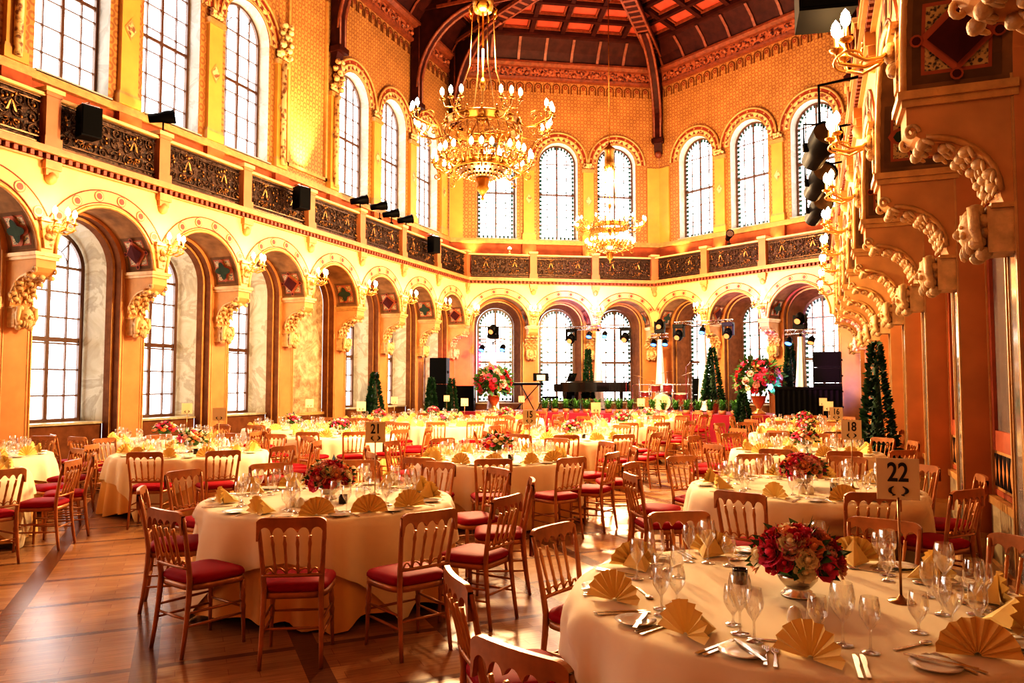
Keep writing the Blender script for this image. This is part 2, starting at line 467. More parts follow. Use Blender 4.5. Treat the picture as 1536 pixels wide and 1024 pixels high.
# ---- walls
AR = {}      # arcade objects by wall
WIN = [0]
def window(fr, c, r, zs, zb, d, levels, thick, leaded, fi, parent_name):
    WIN[0] += 1
    g = MB(); o = outline(c, r, zs, zb)
    fquad(g, fr, [(x, d, z) for x, z in o], 0)
    w = obj('window_%d' % WIN[0], g, [MT['pane']], kind='structure')
    f = MB()
    a = outline(c, r + .03, zs, zb - .03); b = outline(c, r - .045, zs, zb + .05)
    n = len(a)
    for dd in (d - .07,):
        f.add([fr.p(x, dd, z) for x, z in a] + [fr.p(x, dd, z) for x, z in b], [(i, i + 1, n + i + 1, n + i) for i in range(n - 1)], 0)
    f.add([fr.p(x, d - .07, z) for x, z in b] + [fr.p(x, d, z) for x, z in b], [(i, i + 1, n + i + 1, n + i) for i in range(n - 1)], 0)
    fbox(f, fr, c - r, c + r, d - .09, d, zb - .02, zb + .06)
    top = lambda x: zs + math.sqrt(max(0, r * r - x * x))
    for x, t in fi:
        fbox(f, fr, c + x - t / 2, c + x + t / 2, d - .05, d - .004, zb, top(x) - .02)
    for z, t in levels:
        hw = r if z <= zs else math.sqrt(max(0, r * r - (z - zs) ** 2))
        fbox(f, fr, c - hw, c + hw, d - .055, d - .004, z - t / 2, z + t / 2)
    obj('window_frame', f, MT['frame'], w)
    h = MB()
    ring(h, fr, c, zs, d - .03, r * .55 - .012, r * .55 + .012, 0, pi, 0, 18)
    for a_ in (pi * .28, pi * .72):
        h.tube([fr.p(c + q * cos(a_), d - .03, zs + q * sin(a_)) for q in (r * .55, r * .99)], .012, 5)
    if leaded:
        pts = []
        z = zb + .12
        while z < zs:
            pts += [(c - r + .09, z), (c + r - .09, z)]; z += .155
        for i in range(1, 15):
            a_ = pi * i / 15; pts.append((c + (r - .09) * cos(a_), zs + (r - .09) * sin(a_)))
        for i in range(1, 8): pts.append((c - r + .09 + (2 * r - .18) * i / 8, zb + .12))
        for x, z in pts:
            fbox(h, fr, x - .04, x + .04, d - .02, d - .008, z - .05, z + .05, 1)
        z = zb + .45
        while z < zs + r * .6:
            for x in (-.5 * r, 0, .5 * r): disc(h, fr, c + x, z, d - .058, .03, 1, 8)
            z += .47
    obj('glazing_bars', h, [MT['frame'], MT['teal']], w)
    return w

def panel_plate(mb, fr, c, side, R0, d0, d1, kind):
    """painted square on the vault just above the impost; side -1/+1 = which flank"""
    H = .60
    def P(p, q, e):
        # p 0..1 over depth, q 0..1 up; laid on the curve of the vault
        a = (q * H + .06) / R0
        r = R0 - e
        return fr.p(c + side * r * cos(a), d0 + (d1 - d0) * p, ZS + r * sin(a))
    def poly(pts, e, mi):
        mb.add([P(x, y, e) for x, y in pts], [tuple(range(len(pts)))], mi)
    def strip(x0, x1, y0, y1, e, mi, n=4):
        for i in range(n):
            a, b = y0 + (y1 - y0) * i / n, y0 + (y1 - y0) * (i + 1) / n
            poly([(x0, a), (x1, a), (x1, b), (x0, b)], e, mi)
    strip(.02, .98, 0, 1, .004, 0); strip(.12, .88, .1, .9, .008, 1); strip(.16, .84, .14, .86, .012, 2)
    if kind:
        poly([(.5, .08), (.93, .5), (.5, .92), (.07, .5)], .030, 1); poly([(.5, .17), (.83, .5), (.5, .83), (.17, .5)], .075, 3)
        for x, y in ((.5, .06), (.5, .94), (.06, .5), (.94, .5)):
            poly([(x + .075 * cos(i * pi / 5), y + .075 * sin(i * pi / 5)) for i in range(10)], .040, 1)
            poly([(x + .05 * cos(i * pi / 5), y + .05 * sin(i * pi / 5)) for i in range(10)], .044, 3)
    else:
        q = [(.5 + (.27 + .08 * cos(4 * a)) * cos(a), .5 + (.27 + .08 * cos(4 * a)) * sin(a)) for a in [2 * pi * i / 24 for i in range(24)]]
        poly([(.5 + (x - .5) * 1.22, .5 + (y - .5) * 1.22) for x, y in q], .030, 1); poly(q, .070, 4)

def build_wall(fr):
    nb = len(fr.e) - 1
    arc = MB(); wal = MB(); up = MB()
    right = fr is FRR
    # arcade front, vaults, piers
    for i in range(nb):
        s0, s1 = fr.e[i], fr.e[i + 1]; c = (s0 + s1) / 2; h = (s1 - s0) / 2
        r0 = h - .17; r1 = h - (.19 if right else .285); r2 = r1 - .05; r3 = .70
        a0, a1 = fr.ed(i, .65), fr.ed(i + 1, .65)
        arch_face(arc, fr, 0, s0, s1, ZS, ZSL, c, r0, ZS, ZS, 0)
        loft(arc, fr, c, (r0, 0, ZS, ZS), (r0, .65, ZS, ZS), 2)
        arctube(arc, fr, c, ZS, -.005, r0 + .03, .035, 1)
        lim = math.acos(min(1, (h - .02) / (r0 + .30)))
        ring(arc, fr, c, ZS, -.012, r0 + .09, r0 + .30, lim, pi - lim, 3)
        for rr in (r0 + .09, r0 + .30): arctube(arc, fr, c, ZS, -.012, rr, .013, 4, lim, pi - lim, 20, 4)
        for k in range(6):
            a = lim + .1 + (pi - 2 * lim - .2) * (k + .0) / 5
            disc(arc, fr, c + (r0 + .195) * cos(a), ZS + (r0 + .195) * sin(a), -.018, .095, 4); disc(arc, fr, c + (r0 + .195) * cos(a), ZS + (r0 + .195) * sin(a), -.022, .082, 3); disc(arc, fr, c + (r0 + .195) * cos(a), ZS + (r0 + .195) * sin(a), -.026, .055, 5)
        # wall behind, with the pilasters
        arch_face(wal, fr, .65, a0, a1, 0, ZS + r0 + .02, c, r1, LZS, 0., 4 if right else 0)
        loft(wal, fr, c, (r1, .65, LZS, 0), (r1, .86 if right else .80, LZS, 0), 0 if right else 1)
        if not right:
            loft(wal, fr, c, (r1, .80, LZS, 0), (r2, .80, LZS, 0), 2)
            loft(wal, fr, c, (r2, .80, LZS, 0), (r2, .96, LZS, 0), 1)
        else:
            loft(wal, fr, c, (r1, .86, LZS, 0), (r2, .86, LZS, 0), 2)
            loft(wal, fr, c, (r2, .86, LZS, 0), (r2, .92, LZS, 0), 2)
        for x in (-1, 1):       # pilaster edge lines
            fbox(wal, fr, c + x * (r1 + .02) - .012, c + x * (r1 + .02) + .012, .635, .65, .3, LZS, 2)
            fbox(wal, fr, c + x * (r1 + .075) - .006, c + x * (r1 + .075) + .006, .64, .65, .3, LZS, 2)
        fbox(wal, fr, fr.e[i] - (.22 if right else .30), fr.e[i] + (.22 if right else .30), .60, (.86 if right else .66), 0, .28, 5); fbox(wal, fr, fr.e[i] - (.21 if right else .29), fr.e[i] + (.21 if right else .29), .62, (.86 if right else .66), .28, .33, 6)
        mural = (fr is FL and abs(c - 16.275) < .2)
        if right:
            # polished marble panel with painted frame and a diamond frieze below
            o = outline(c, r2, LZS, .62)
            fquad(wal, fr, [(x, .90, z) for x, z in o], 4)
            for (z0, z1) in ((.70, .75), (1.10, 1.28)): fbox(wal, fr, c - r2, c + r2, .875, .90, z0, z1, 9)
            fbox(wal, fr, c - r2, c + r2, .885, .90, .75, 1.10, 6)
            for k in range(12):
                x = c - r2 + .075 + k * (2 * r2 - .15) / 11
                fbox(wal, fr, x - .06, x + .06, .875, .886, .78, 1.07, 7)
                fquad(wal, fr, [(x, .87, .80), (x + .045, .87, .925), (x, .87, 1.05), (x - .045, .87, .925)], 0)
            for x in (-1, 1): fbox(wal, fr, c + x * (r2 - .04) - .04, c + x * (r2 - .04) + .04, .87, .90, 1.1, LZS, 9)
            fbox(wal, fr, c - r2, c + r2, .84, .90, .0, .62, 3); fbox(wal, fr, c - r2, c + r2, .82, .90, .62, .69, 6); fbox(wal, fr, c - r2, c + r2, .80, .90, .0, .12, 5)
        elif mural:
            o = outline(c, r2, LZS, .9)
            fquad(wal, fr, [(x, .97, z) for x, z in o], 8)
            fbox(wal, fr, c - r2, c + r2, .90, .97, 0, .9, 1); fbox(wal, fr, c - r2, c + r2, .88, .97, .9, .97, 2)
        else:
            loft(wal, fr, c, (r2, .96, LZS, SILL), (r3, 1.46, LZS, SILL), 1 if fr in (F1, F2) else 3)  # end-wall reveals in dark brown, weaker light put into their colour
            fbox(wal, fr, c - r2, c + r2, .97, 1.0, 0, SILL - .02, 1)
            fbox(wal, fr, c - r2, c + r2, .93, 1.50, SILL - .04, SILL, 3)
            lead = fr in (F1, F2)
            fi = [(0, .07), (-.36, .028), (.36, .028)]
            lv = [(SILL + .47 * k, .03) for k in range(1, 6)] + [(SILL + 1.48, .085), (LZS, .05)]
            window(fr, c, .655, LZS, SILL, 1.46, lv, .07, lead, fi, 'lower')
    # balcony slab with dentils and consoles
    sl = MB()
    A, B = fr.ed(0, 0), fr.ed(nb, 0)
    def strip(d0, d1, z0, z1, mi):
        q0 = [(fr.ed(0, d0), d0), (fr.ed(nb, d0), d0), (fr.ed(nb, d1), d1), (fr.ed(0, d1), d1)]
        vs = [fr.p(s, d, z) for z in (z0, z1) for s, d in q0]
        sl.add(vs, [(0, 1, 2, 3), (7, 6, 5, 4), (0, 4, 5, 1), (1, 5, 6, 2), (2, 6, 7, 3), (3, 7, 4, 0)], mi)
    strip(-.05, 1.0, ZSL, 5.25, 0); strip(-.02, 1.0, 5.25, 5.34, 1); strip(-.13, 1.0, 5.34, 5.39, 0); strip(-.10, 1.0, 5.39, 5.46, 0)
    n = int((B - A) / .13)
    for k in range(n):
        s = A + (k + .5) * (B - A) / n
        fbox(sl, fr, s - .032, s + .032, -.09, -.02, 5.255, 5.335, 2)
    for i in range(1 if fr in (F1, F2) else 0, nb + 1):
        s = fr.e[i]
        fbox(sl, fr, s - .14, s + .14, -.10, 0, 5.10, 5.24, 0); fbox(sl, fr, s - .11, s + .11, -.07, 0, 5.0, 5.10, 0)
        sl.ball(fr.p(s, -.02, 4.97), (.10, .10, .11), 8, 6, 0)
    nm = fr.name
    w = obj('wall_' + nm, wal, [MT['orange'], MT['brownm'], MT['moulding'], MT['reveal'], MT['grey'], MT['stone'], MT['moulding'], MT['dark'], MT['mural'], MT['redbrown']], kind='structure')
    a = obj('wall_%s_arcade' % nm, arc, [MT['cream'], MT['moulding'], MT['vault'], MT['peachband'], MT['dentil'], MT['maroonband']], kind='structure')
    obj('trim_%s_balcony_slab' % nm, sl, [MT['slabm'], MT['brownm'], MT['dentil']], kind='structure')
    AR[nm] = a
    for i in range(nb):
        c = (fr.e[i] + fr.e[i + 1]) / 2; r0 = (fr.e[i + 1] - fr.e[i]) / 2 - .17
        if fr in (FL, FRR) and fr.e[i + 1] < 3: continue
        for sd in (-1, 1):
            if fr is FL and sd < 0 or (right and sd < 0): continue
            pm = MB()
            panel_plate(pm, fr, c, sd, r0, .03, .60, i % 2)
            obj('painted_panel', pm, [MT['vaultd'], MT['redbrown'], MT['speck'], MT['maroon'], MT['green']], a)
    for i in range(nb + 1):
        if fr in (F1, F2) and i == 0: continue
        if fr in (FL, FRR) and fr.e[i] < 1: continue
        if fr is F2 and i == nb: continue
        s = fr.e[i]
        loc = fr.p(s, 0, 0)
        k = mk('corbel', ME_CB, a, loc, fr.rz)
        mk('corbel_rosettes', ME_CM, k); mk('corbel_head', ME_CH, k)

    # ---- upper storey
    blank = set()
    for i in range(nb):
        c = (fr.e[i] + fr.e[i + 1]) / 2
        if fr is FL and not (8.5 < c < 14.5 or c > 17.5): blank.add(i)
        if right and not (8.5 < c < 14.5 or c > 17.5): blank.add(i)
        s0, s1 = fr.ed(i, 1.0), fr.ed(i + 1, 1.0)
        if i in blank:
            fquad(up, fr, [(s0, 1.0, 5.45), (s1, 1.0, 5.45), (s1, 1.0, ZC), (s0, 1.0, ZC)], 0)
            # framed niche
            for (x0, x1, z0, z1) in ((-.85, .85, 7.2, 7.28), (-.85, -.77, 7.2, 12.2), (.77, .85, 7.2, 12.2)):
                fbox(up, fr, c + x0, c + x1, .93, 1.0, z0, z1, 1)
        else:
            arch_face(up, fr, 1.0, s0, s1, 5.45, ZC, c, .74, UZS, USILL, 0)
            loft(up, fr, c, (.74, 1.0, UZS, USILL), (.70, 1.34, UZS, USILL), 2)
            fbox(up, fr, c - .76, c + .76, .9, 1.36, USILL - .05, USILL, 2)
            lead = fr in (F1, F2)
            fi = [(0, .06), (-.38, .022), (.38, .022)]
            lv = [(USILL + .49 * k, .022) for k in range(1, 6)] + [(USILL + 1.75, .07), (UZS, .03)]
            if lead: lv = [(USILL + .6 * k, .022) for k in range(1, 5)] + [(USILL + 1.75, .05), (UZS, .03)]
            window(fr, c, .70, UZS, USILL, 1.34, lv, .06, lead, fi, 'upper')
            # archivolts
            ring(up, fr, c, UZS, .965, .76, .80, 0, pi, 1, 24, .03)
            ring(up, fr, c, UZS, .955, .80, .93, 0, pi, 3, 24, .04)
            for k in range(13):
                a_ = pi * (k + .5) / 13
                tri = [(.81, a_ - .09), (.81, a_ + .09), (.92, a_)]
                up.add([fr.p(c + q * cos(b), .95, UZS + q * sin(b)) for q, b in tri], [(0, 1, 2)], 5)
            arctube(up, fr, c, UZS, .95, .945, .022, 1)
            ring(up, fr, c, UZS, .96, .95, 1.07, 0, pi, 4, 24, .03)
            for k in range(9):
                a_ = pi * (k + .5) / 9; disc(up, fr, c + 1.01 * cos(a_), UZS + 1.01 * sin(a_), .955, .035, 1, 8)
            arctube(up, fr, c, UZS, .935, 1.095, .04, 1)
        # dado
        fbox(up, fr, s0, s1, .96, 1.0, 5.45, 6.85, 6); fbox(up, fr, s0, s1, .86, 1.0, 6.85, 6.93, 1); fbox(up, fr, s0, s1, .90, 1.0, 6.93, 7.03, 1)
    for i in range(nb + 1):
        s = fr.e[i]
        if fr in (F1, F2) and i in (0, nb): continue
        if s < 1 and fr in (FL, FRR): continue
        edge = (i in blank) or (i - 1 in blank)
        w_ = .20 if not edge else .16
        fbox(up, fr, s - w_, s + w_, .90, 1.0, 7.03, 9.75, 7)
        fbox(up, fr, s - w_ - .05, s + w_ + .05, .86, 1.0, 7.03, 7.22, 7); fbox(up, fr, s - w_ - .03, s + w_ + .03, .88, 1.0, 7.22, 7.28, 1)
        fbox(up, fr, s - w_ - .05, s + w_ + .05, .85, 1.0, 9.62, 9.74, 1); fbox(up, fr, s - .26, s + .26, .84, 1.0, 5.45, 6.85, 6)
        for k in range(9):
            up.ball(fr.p(s - .16 + .08 * (k % 5), .88, 9.84 + .08 * (k // 5)), (.06, .06, .06), 6, 4, 3)
        up.add([fr.p(s + x, .892, 8.55 + z) for x, z in ((0, -.22), (.15, 0), (0, .22), (-.15, 0))], [(0, 1, 2, 3)], 1)
        up.add([fr.p(s + x, .888, 8.55 + z) for x, z in ((0, -.16), (.11, 0), (0, .16), (-.11, 0))], [(0, 1, 2, 3)], 3)
        if edge:      # engaged shaft and figure capital beside a niche
            up.tube([fr.p(s, .84, z) for z in (7.1, 9.7)], .07, 8, 3)
            for k in range(14):
                a_ = k * 2.4
                up.ball(fr.p(s + .13 * cos(a_), .78 + .08 * sin(a_), 9.85 + .06 * k), (.09, .09, .08), 6, 5, 3)
    for i in (0, nb):     # corner strips of the polygonal end
        if fr in (F1, F2):
            s = fr.ed(i, 1.0); g = 1 if i == 0 else -1
            fbox(up, fr, *sorted((s, s + g * .5)), .93, 1.0, 7.03, 9.9, 7)
    # scallop frieze, cornice, cove
    A, B = fr.ed(0, .98), fr.ed(nb, .98)
    n = int((B - A) / .34); st = (B - A) / n
    sc = MB()
    for k in range(n):
        c = A + (k + .5) * st
        ring(sc, fr, c, 12.85, .975, .10, .145, 0, pi, 0, 8); ring(sc, fr, c, 12.85, .975, .03, .065, 0, 2 * pi, 1, 8)
        fbox(sc, fr, c - .145, c - .10, .97, .985, 12.62, 12.85, 0); fbox(sc, fr, c + .10, c + .145, .97, .985, 12.62, 12.85, 0)
    def run(mb, prof, mi):
        for (d0, z0), (d1, z1), m in [(prof[j], prof[j + 1], mi[j]) for j in range(len(prof) - 1)]:
            fquad(mb, fr, [(fr.ed(0, d0), d0, z0), (fr.ed(nb, d0), d0, z0), (fr.ed(nb, d1), d1, z1), (fr.ed(0, d1), d1, z1)], m)
    co = MB()
    run(co, [(1.0, 13.05), (.86, 13.08), (.84, 13.16), (.90, 13.18), (.86, 13.50), (.74, 13.52), (.62, 13.60), (.62, 13.68), (.72, 13.70), (.52, 14.0), (.15, 14.34), (0, 14.40), (-.08, 14.44), (-.08, 14.58), (.1, 14.6)], [0, 0, 0, 1, 0, 0, 0, 0, 2, 2, 2, 0, 0, 0])
    n = int((B - A) / 1.0)
    for k in range(n):
        s = A + (k + .5) * (B - A) / n
        for d0, z0, d1, z1 in ((.68, 13.72, .48, 14.02), (.48, 14.02, .12, 14.34)):
            co.add([fr.p(s + x, d - .03, z - .02) for d, z in ((d0, z0), (d1, z1)) for x in (-.05, .05)], [(0, 1, 3, 2)], 0)
    for k in range(int((B - A) / .30)):    # carved foliage bosses
        s = A + (k + .5) * .30
        co.ball(fr.p(s, .86, 13.34 + .05 * (-1) ** k), (.09, .09, .08), 6, 5, 1)
    u = obj('wall_%s_upper' % nm, up, [MT['diaper'], MT['moulding'], MT['upreveal'], MT['band'], MT['redband'], MT['dentil'], MT['redbrown'], MT['yellow']], kind='structure')
    obj('scallop_frieze', sc, [MT['brownm'], MT['redband']], u)
    obj('trim_%s_cornice' % nm, co, [MT['woodlit'], MT['carvedw'], MT['wood']], kind='structure')

MT['stonepost'] = basic('warm_stone_post', (.42, .165, .06), .5, 0, .06, 3.)
MT['brownm'] = basic('dark_brown_moulding', (.17, .065, .025), .75, spec=.06)
MT['slabm'] = basic('balcony_slab_stone', (.52, .25, .09), .45, 0, .1, 6.)
MT['peachband'] = basic('peach_arch_band', (.72, .40, .16), .5, 0, .06, 4.)
MT['maroonband'] = basic('red_roundel', (.36, .04, .02), .5)
MT['vaultd'] = basic('dark_vault_border', (.16, .085, .04), .7, spec=.06)
MT['carvedw'] = m_ornament('carved_red_foliage', (.36, .11, .045), (.06, .012, .008), 12., .45, 0, .7)
MT['floor'] = m_floor()

# mirror-like marble on the right wall
m_, t_, o_ = nt('polished_grey_marble'); co_ = coords(t_, False, 1.)
pbr(t_, o_, ramp(t_, noise(t_, co_, 2.4, 8., .62, 1.2), [(.3, (.26, .25, .22)), (.5, (.46, .44, .39)), (.7, (.34, .33, .29))]), .09, .55)
MT['grey'] = m_
for fr in WALLS: build_wall(fr)

# floor, rear wall
fm = MB()
P = [(-13.5, -4.2), (2.8, -4.2), (2.8, 26), (AX, 29.6), (-13.5, 26)]
fm.add([(x, y, 0) for x, y in P], [(0, 1, 2, 3, 4)])
obj('floor', fm, MT['floor'], kind='structure')
fm = MB(); fm.box(-13.5, 2.8, -4.4, -4.2, 0, 15.6); obj('wall_rear', fm, MT['orange'], kind='structure')

# ---- ceiling
ce = MB(); be = MB()
SL = math.tan(rad(9))
RY = AY - 2 * 5.95 / math.sqrt(3)
zc = lambda d: 14.56 - d * SL          # d negative toward the middle
ctr = (AX, RY, zc(-5.95))
Cl, Cr, Ca = (XL, YC, zc(0)), (XR, YC, zc(0)), (AX, AY, zc(0))
rear = (AX, -4.2, zc(-5.95))
ce.add([(XL, -4.2, zc(0)), Cl, ctr, rear], [(0, 1, 2, 3)]); ce.add([(XR, -4.2, zc(0)), Cr, ctr, rear], [(0, 1, 2, 3)])
ce.add([Cl, Ca, ctr], [(0, 1, 2)]); ce.add([Cr, Ca, ctr], [(0, 1, 2)])
def beam(mb, p, q, w, h, mi=0, up=(0, 0, 1)):
    p, q = Vector(p), Vector(q); t = (q - p).normalized(); x = t.cross(Vector(up)).normalized(); y = x.cross(t)
    vs = [a + x * i * w / 2 + y * j for a in (p, q) for j in (-h, 0) for i in (-1, 1)]
    mb.add(vs, [(0, 1, 3, 2), (4, 6, 7, 5), (0, 4, 5, 1), (2, 3, 7, 6), (0, 2, 6, 4), (1, 5, 7, 3)], mi)
for fr in WALLS:
    lo, hi = fr.e[0], fr.e[-1]
    for k in range(0, 7):
        x = k * .86 + .04
        s0 = lo + fr.m0 * .577 * x; s1 = hi - fr.m1 * .577 * x
        if s1 - s0 < .4: continue
        beam(be, fr.p(s0, -x, zc(-x)), fr.p(s1, -x, zc(-x)), .16, .2, 0)
        beam(be, fr.p(s0, -x - .14, zc(-x)), fr.p(s1, -x - .14, zc(-x)), .05, .08, 1); beam(be, fr.p(s0, -x + .14, zc(-x)), fr.p(s1, -x + .14, zc(-x)), .05, .08, 1)
    L_ = hi - lo; n = int(L_ / 1.14)
    for k in range(1, n):
        s = lo + k * L_ / n
        x1 = 5.9
        if fr.m0: x1 = min(x1, (s - lo) / .577)
        if fr.m1: x1 = min(x1, (hi - s) / .577)
        beam(be, fr.p(s, 0, zc(0)), fr.p(s, -x1, zc(-x1)), .16, .19, 0)
        for o_ in (-.14, .14): beam(be, fr.p(s + o_, 0, zc(0)), fr.p(s + o_, -max(0, x1 - .2), zc(-max(0, x1 - .2))), .05, .075, 1)
cobj = obj('ceiling', ce, MT['coffer'], kind='structure')
obj('coffer_beams', be, [MT['wood'], MT['woodlit']], cobj)
# hips and trusses
def truss_side(mb, base, dirv, rib_to):
    """post on the wall, quarter-round brace, spandrel; dirv points into the hall"""
    b = Vector((base[0], base[1], 0)); dv = Vector((dirv[0], dirv[1], 0)).normalized(); sd = Vector((-dv.y, dv.x, 0))
    def q(x, z, y=0): return b + dv * x + sd * y + Vector((0, 0, z))
    for (x0, x1, w, z0, z1) in ((.02, .30, .17, 11.0, 14.3), (.0, .36, .22, 10.85, 11.0), (.02, .24, .15, 10.45, 10.85)):
        vs = [q(x, z, y) for z in (z0, z1) for x in (x0, x1 if z0 > 10.5 or z > 10.6 else x0 + .1) for y in (-w, w)]
        mb.add(vs, [(0, 1, 3, 2), (4, 6, 7, 5), (0, 4, 5, 1), (2, 3, 7, 6), (0, 2, 6, 4), (1, 5, 7, 3)], 0)
    for y in (-.12, .12): mb.tube([q(.27, z, y) for z in (11.05, 13.9)], .05, 6, 1)
    mb.ball(q(.15, 10.42), (.14, .14, .14), 8, 6, 1)
    Rr = 2.5; arcp = [(.25 + Rr * (1 - cos(a)), 11.5 + Rr * sin(a)) for a in [pi / 2 * i / 12 for i in range(13)]]
    for y in (-.13, .13): mb.tube([q(x, z, y) for x, z in arcp], .055, 6, 1)
    n = len(arcp)
    mb.add([q(x, z, -.13) for x, z in arcp] + [q(x, z, .13) for x, z in arcp], [(i, i + 1, n + i + 1, n + i) for i in range(n - 1)], 0)
    for y in (-.09, .09):
        mb.add([q(x, z, y) for x, z in arcp] + [q(.25, 14.3, y)], [(i, i + 1, n) for i in range(n - 1)], 0)
tr = MB()
truss_side(tr, FL.p(YC, .95, 0)[:2] if False else (XL - .82, YC + .47), (S3, -.5), None)
truss_side(tr, (XR + .82, YC + .47), (-S3, -.5), None)
truss_side(tr, (AX, AY + 1.12), (0, -1), None)
for y in (21.9, 17.4, 12.9, 8.4, 3.9):
    truss_side(tr, (XL - .97, y), (1, 0), None); truss_side(tr, (XR + .97, y), (-1, 0), None)
    beam(tr, (XL - .9, y, 14.36), (XR + .9, y, 14.36), .34, .30, 0)
    for o_ in (-.19, .19): beam(tr, (XL, y + o_, 14.12), (XR, y + o_, 14.12), .06, .10, 1)
    k = XL + .4
    while k < XR:
        tr.box(k, k + .12, y - .20, y + .20, 14.13, 14.2, 1); k += .36
hub = (AX, RY, 14.5)
for p in ((XL - .5, YC + .29), (XR + .5, YC + .29), (AX, AY + .58)):
    a, b = Vector((p[0], p[1], 14.34)), Vector(hub)
    beam(tr, a, b, .40, .34, 0)
    dv = (b - a).normalized(); sd = dv.cross(Vector((0, 0, 1)))
    for o_ in (-.22, .22): beam(tr, a + sd * o_ - Vector((0, 0, .24)), b + sd * o_ - Vector((0, 0, .24)), .07, .12, 1)
    L_ = (b - a).length; k = .5
    while k < L_:
        c = a + dv * k - Vector((0, 0, .30)); M_ = Matrix.Translation(c) @ dv.to_track_quat('Y', 'Z').to_matrix().to_4x4()
        tr.box(-.24, .24, -.06, .06, -.05, .03, 1, M_); k += .36
tr.lathe([(0, 13.7), (.2, 13.75), (.35, 13.95), (.5, 14.2), (.55, 14.5)], 12, (AX, RY, 0), 1)
obj('trim_roof_trusses', tr, [MT['wood'], MT['woodlit']], kind='structure')
# ---------------------------------------------------------------- balcony railings
def rail_panel_mb(w):
    m = MB(); z0, z1 = 5.50, 6.26
    m.box(-w / 2, w / 2, .035, .05, z0, z1, 0)
    for z in (z0 + .02, z1 - .02, z0 + .1, z1 - .1): m.box(-w / 2, w / 2, .0, .05, z - .012, z + .012, 1)
    rr = random.Random(5)
    n = 8
    for i in range(n):
        for j in range(3):
            x = -w / 2 + (i + .5) * w / n; z = z0 + .17 + j * .21; sg = 1 if (i + j) % 2 else -1
            pts = [(x + sg * (.11 * (1 - a / 11)) * cos(a + j), .015, z + (.11 * (1 - a / 11)) * sin(a + j)) for a in [k * .6 for k in range(16)]]
            m.tube(pts, .011, 4, 1)
            for k in range(2):
                m.ball((x + rr.uniform(-.08, .08), .0, z + rr.uniform(-.08, .08)), (.026, .014, .026), 5, 4, 2 if rr.random() < .6 else 1)
    for x in (-w / 4, w / 4):       # gilt leaf motif
        for s in (-1, 1):
            m.add([(x, -.012, z0 + .54), (x + s * .04, -.02, z0 + .50), (x + s * .09, -.012, z0 + .36), (x + s * .05, -.012, z0 + .37)], [(0, 1, 2, 3)], 2)
        m.ball((x, -.01, z0 + .6), (.03, .02, .03), 6, 4, 2)
        for a in range(7): m.tube([(x + .05 * cos(a * pi / 6), 0, z0 + .24 - .05 * sin(a * pi / 6)), (x + .13 * cos(a * pi / 6), 0, z0 + .24 - .13 * sin(a * pi / 6))], [.014, .004], 4, 2)
    return m
MT['dullgold'] = basic('dull_gilding', (.42, .20, .06), .35, .7)
pm = MB()
pm.box(-.125, .125, -.05, .17, 5.46, 6.34, 0); pm.box(-.15, .15, -.075, .19, 5.46, 5.62, 0); pm.box(-.165, .165, -.09, .21, 6.34, 6.41, 1); pm.box(-.14, .14, -.065, .185, 6.28, 6.34, 0)
ME_POST = pm.mesh('post', [MT['stonepost'], MT['cream']])
side_words = {'left': 'along the long window wall', 'stage_left': 'over the grand piano', 'stage_right': 'over the drum kit end of the stage', 'right': 'above the panelled wall'}
PCACHE = {}
for fr in WALLS:
    t = thing('balcony_railing', 'dark wrought-iron balcony railing with gilt leaves ' + side_words[fr.name], 'railing')
    nb = len(fr.e) - 1
    for i in range(nb):
        s0, s1 = fr.e[i], fr.e[i + 1]
        if fr in (FL, FRR) and s1 < 1: continue
        w = round(s1 - s0 - .30, 2)
        if w not in PCACHE: PCACHE[w] = rail_panel_mb(w).mesh('iron_panel', [MT['iron'], MT['ironbar'], MT['dullgold']])
        mk('iron_panel', PCACHE[w], t, fr.p((s0 + s1) / 2, .03, 0), fr.rz)
    for i in range(nb + 1):
        if fr in (F1, F2) and (i == 0 or (fr is F2 and i == nb)): continue
        if fr in (FL, FRR) and fr.e[i] < 1: continue
        mk('post', ME_POST, t, fr.p(fr.e[i], 0, 0), fr.rz)
    h = MB(); A, B = fr.e[0], fr.e[-1]
    q = [fr.p(s, d, z) for z in (6.26, 6.31) for s, d in ((fr.ed(0, -.03) + .02, -.03), (fr.ed(nb, -.03) - (.14 if fr is F2 else .02), -.03), (fr.ed(nb, .13) - (.14 if fr is F2 else .02), .13), (fr.ed(0, .13) + (.16 if fr is F2 else .02), .13))]
    h.add(q, [(0, 1, 2, 3), (7, 6, 5, 4), (0, 4, 5, 1), (1, 5, 6, 2), (2, 6, 7, 3), (3, 7, 4, 0)])
    obj('handrail', h, MT['cream'], t)

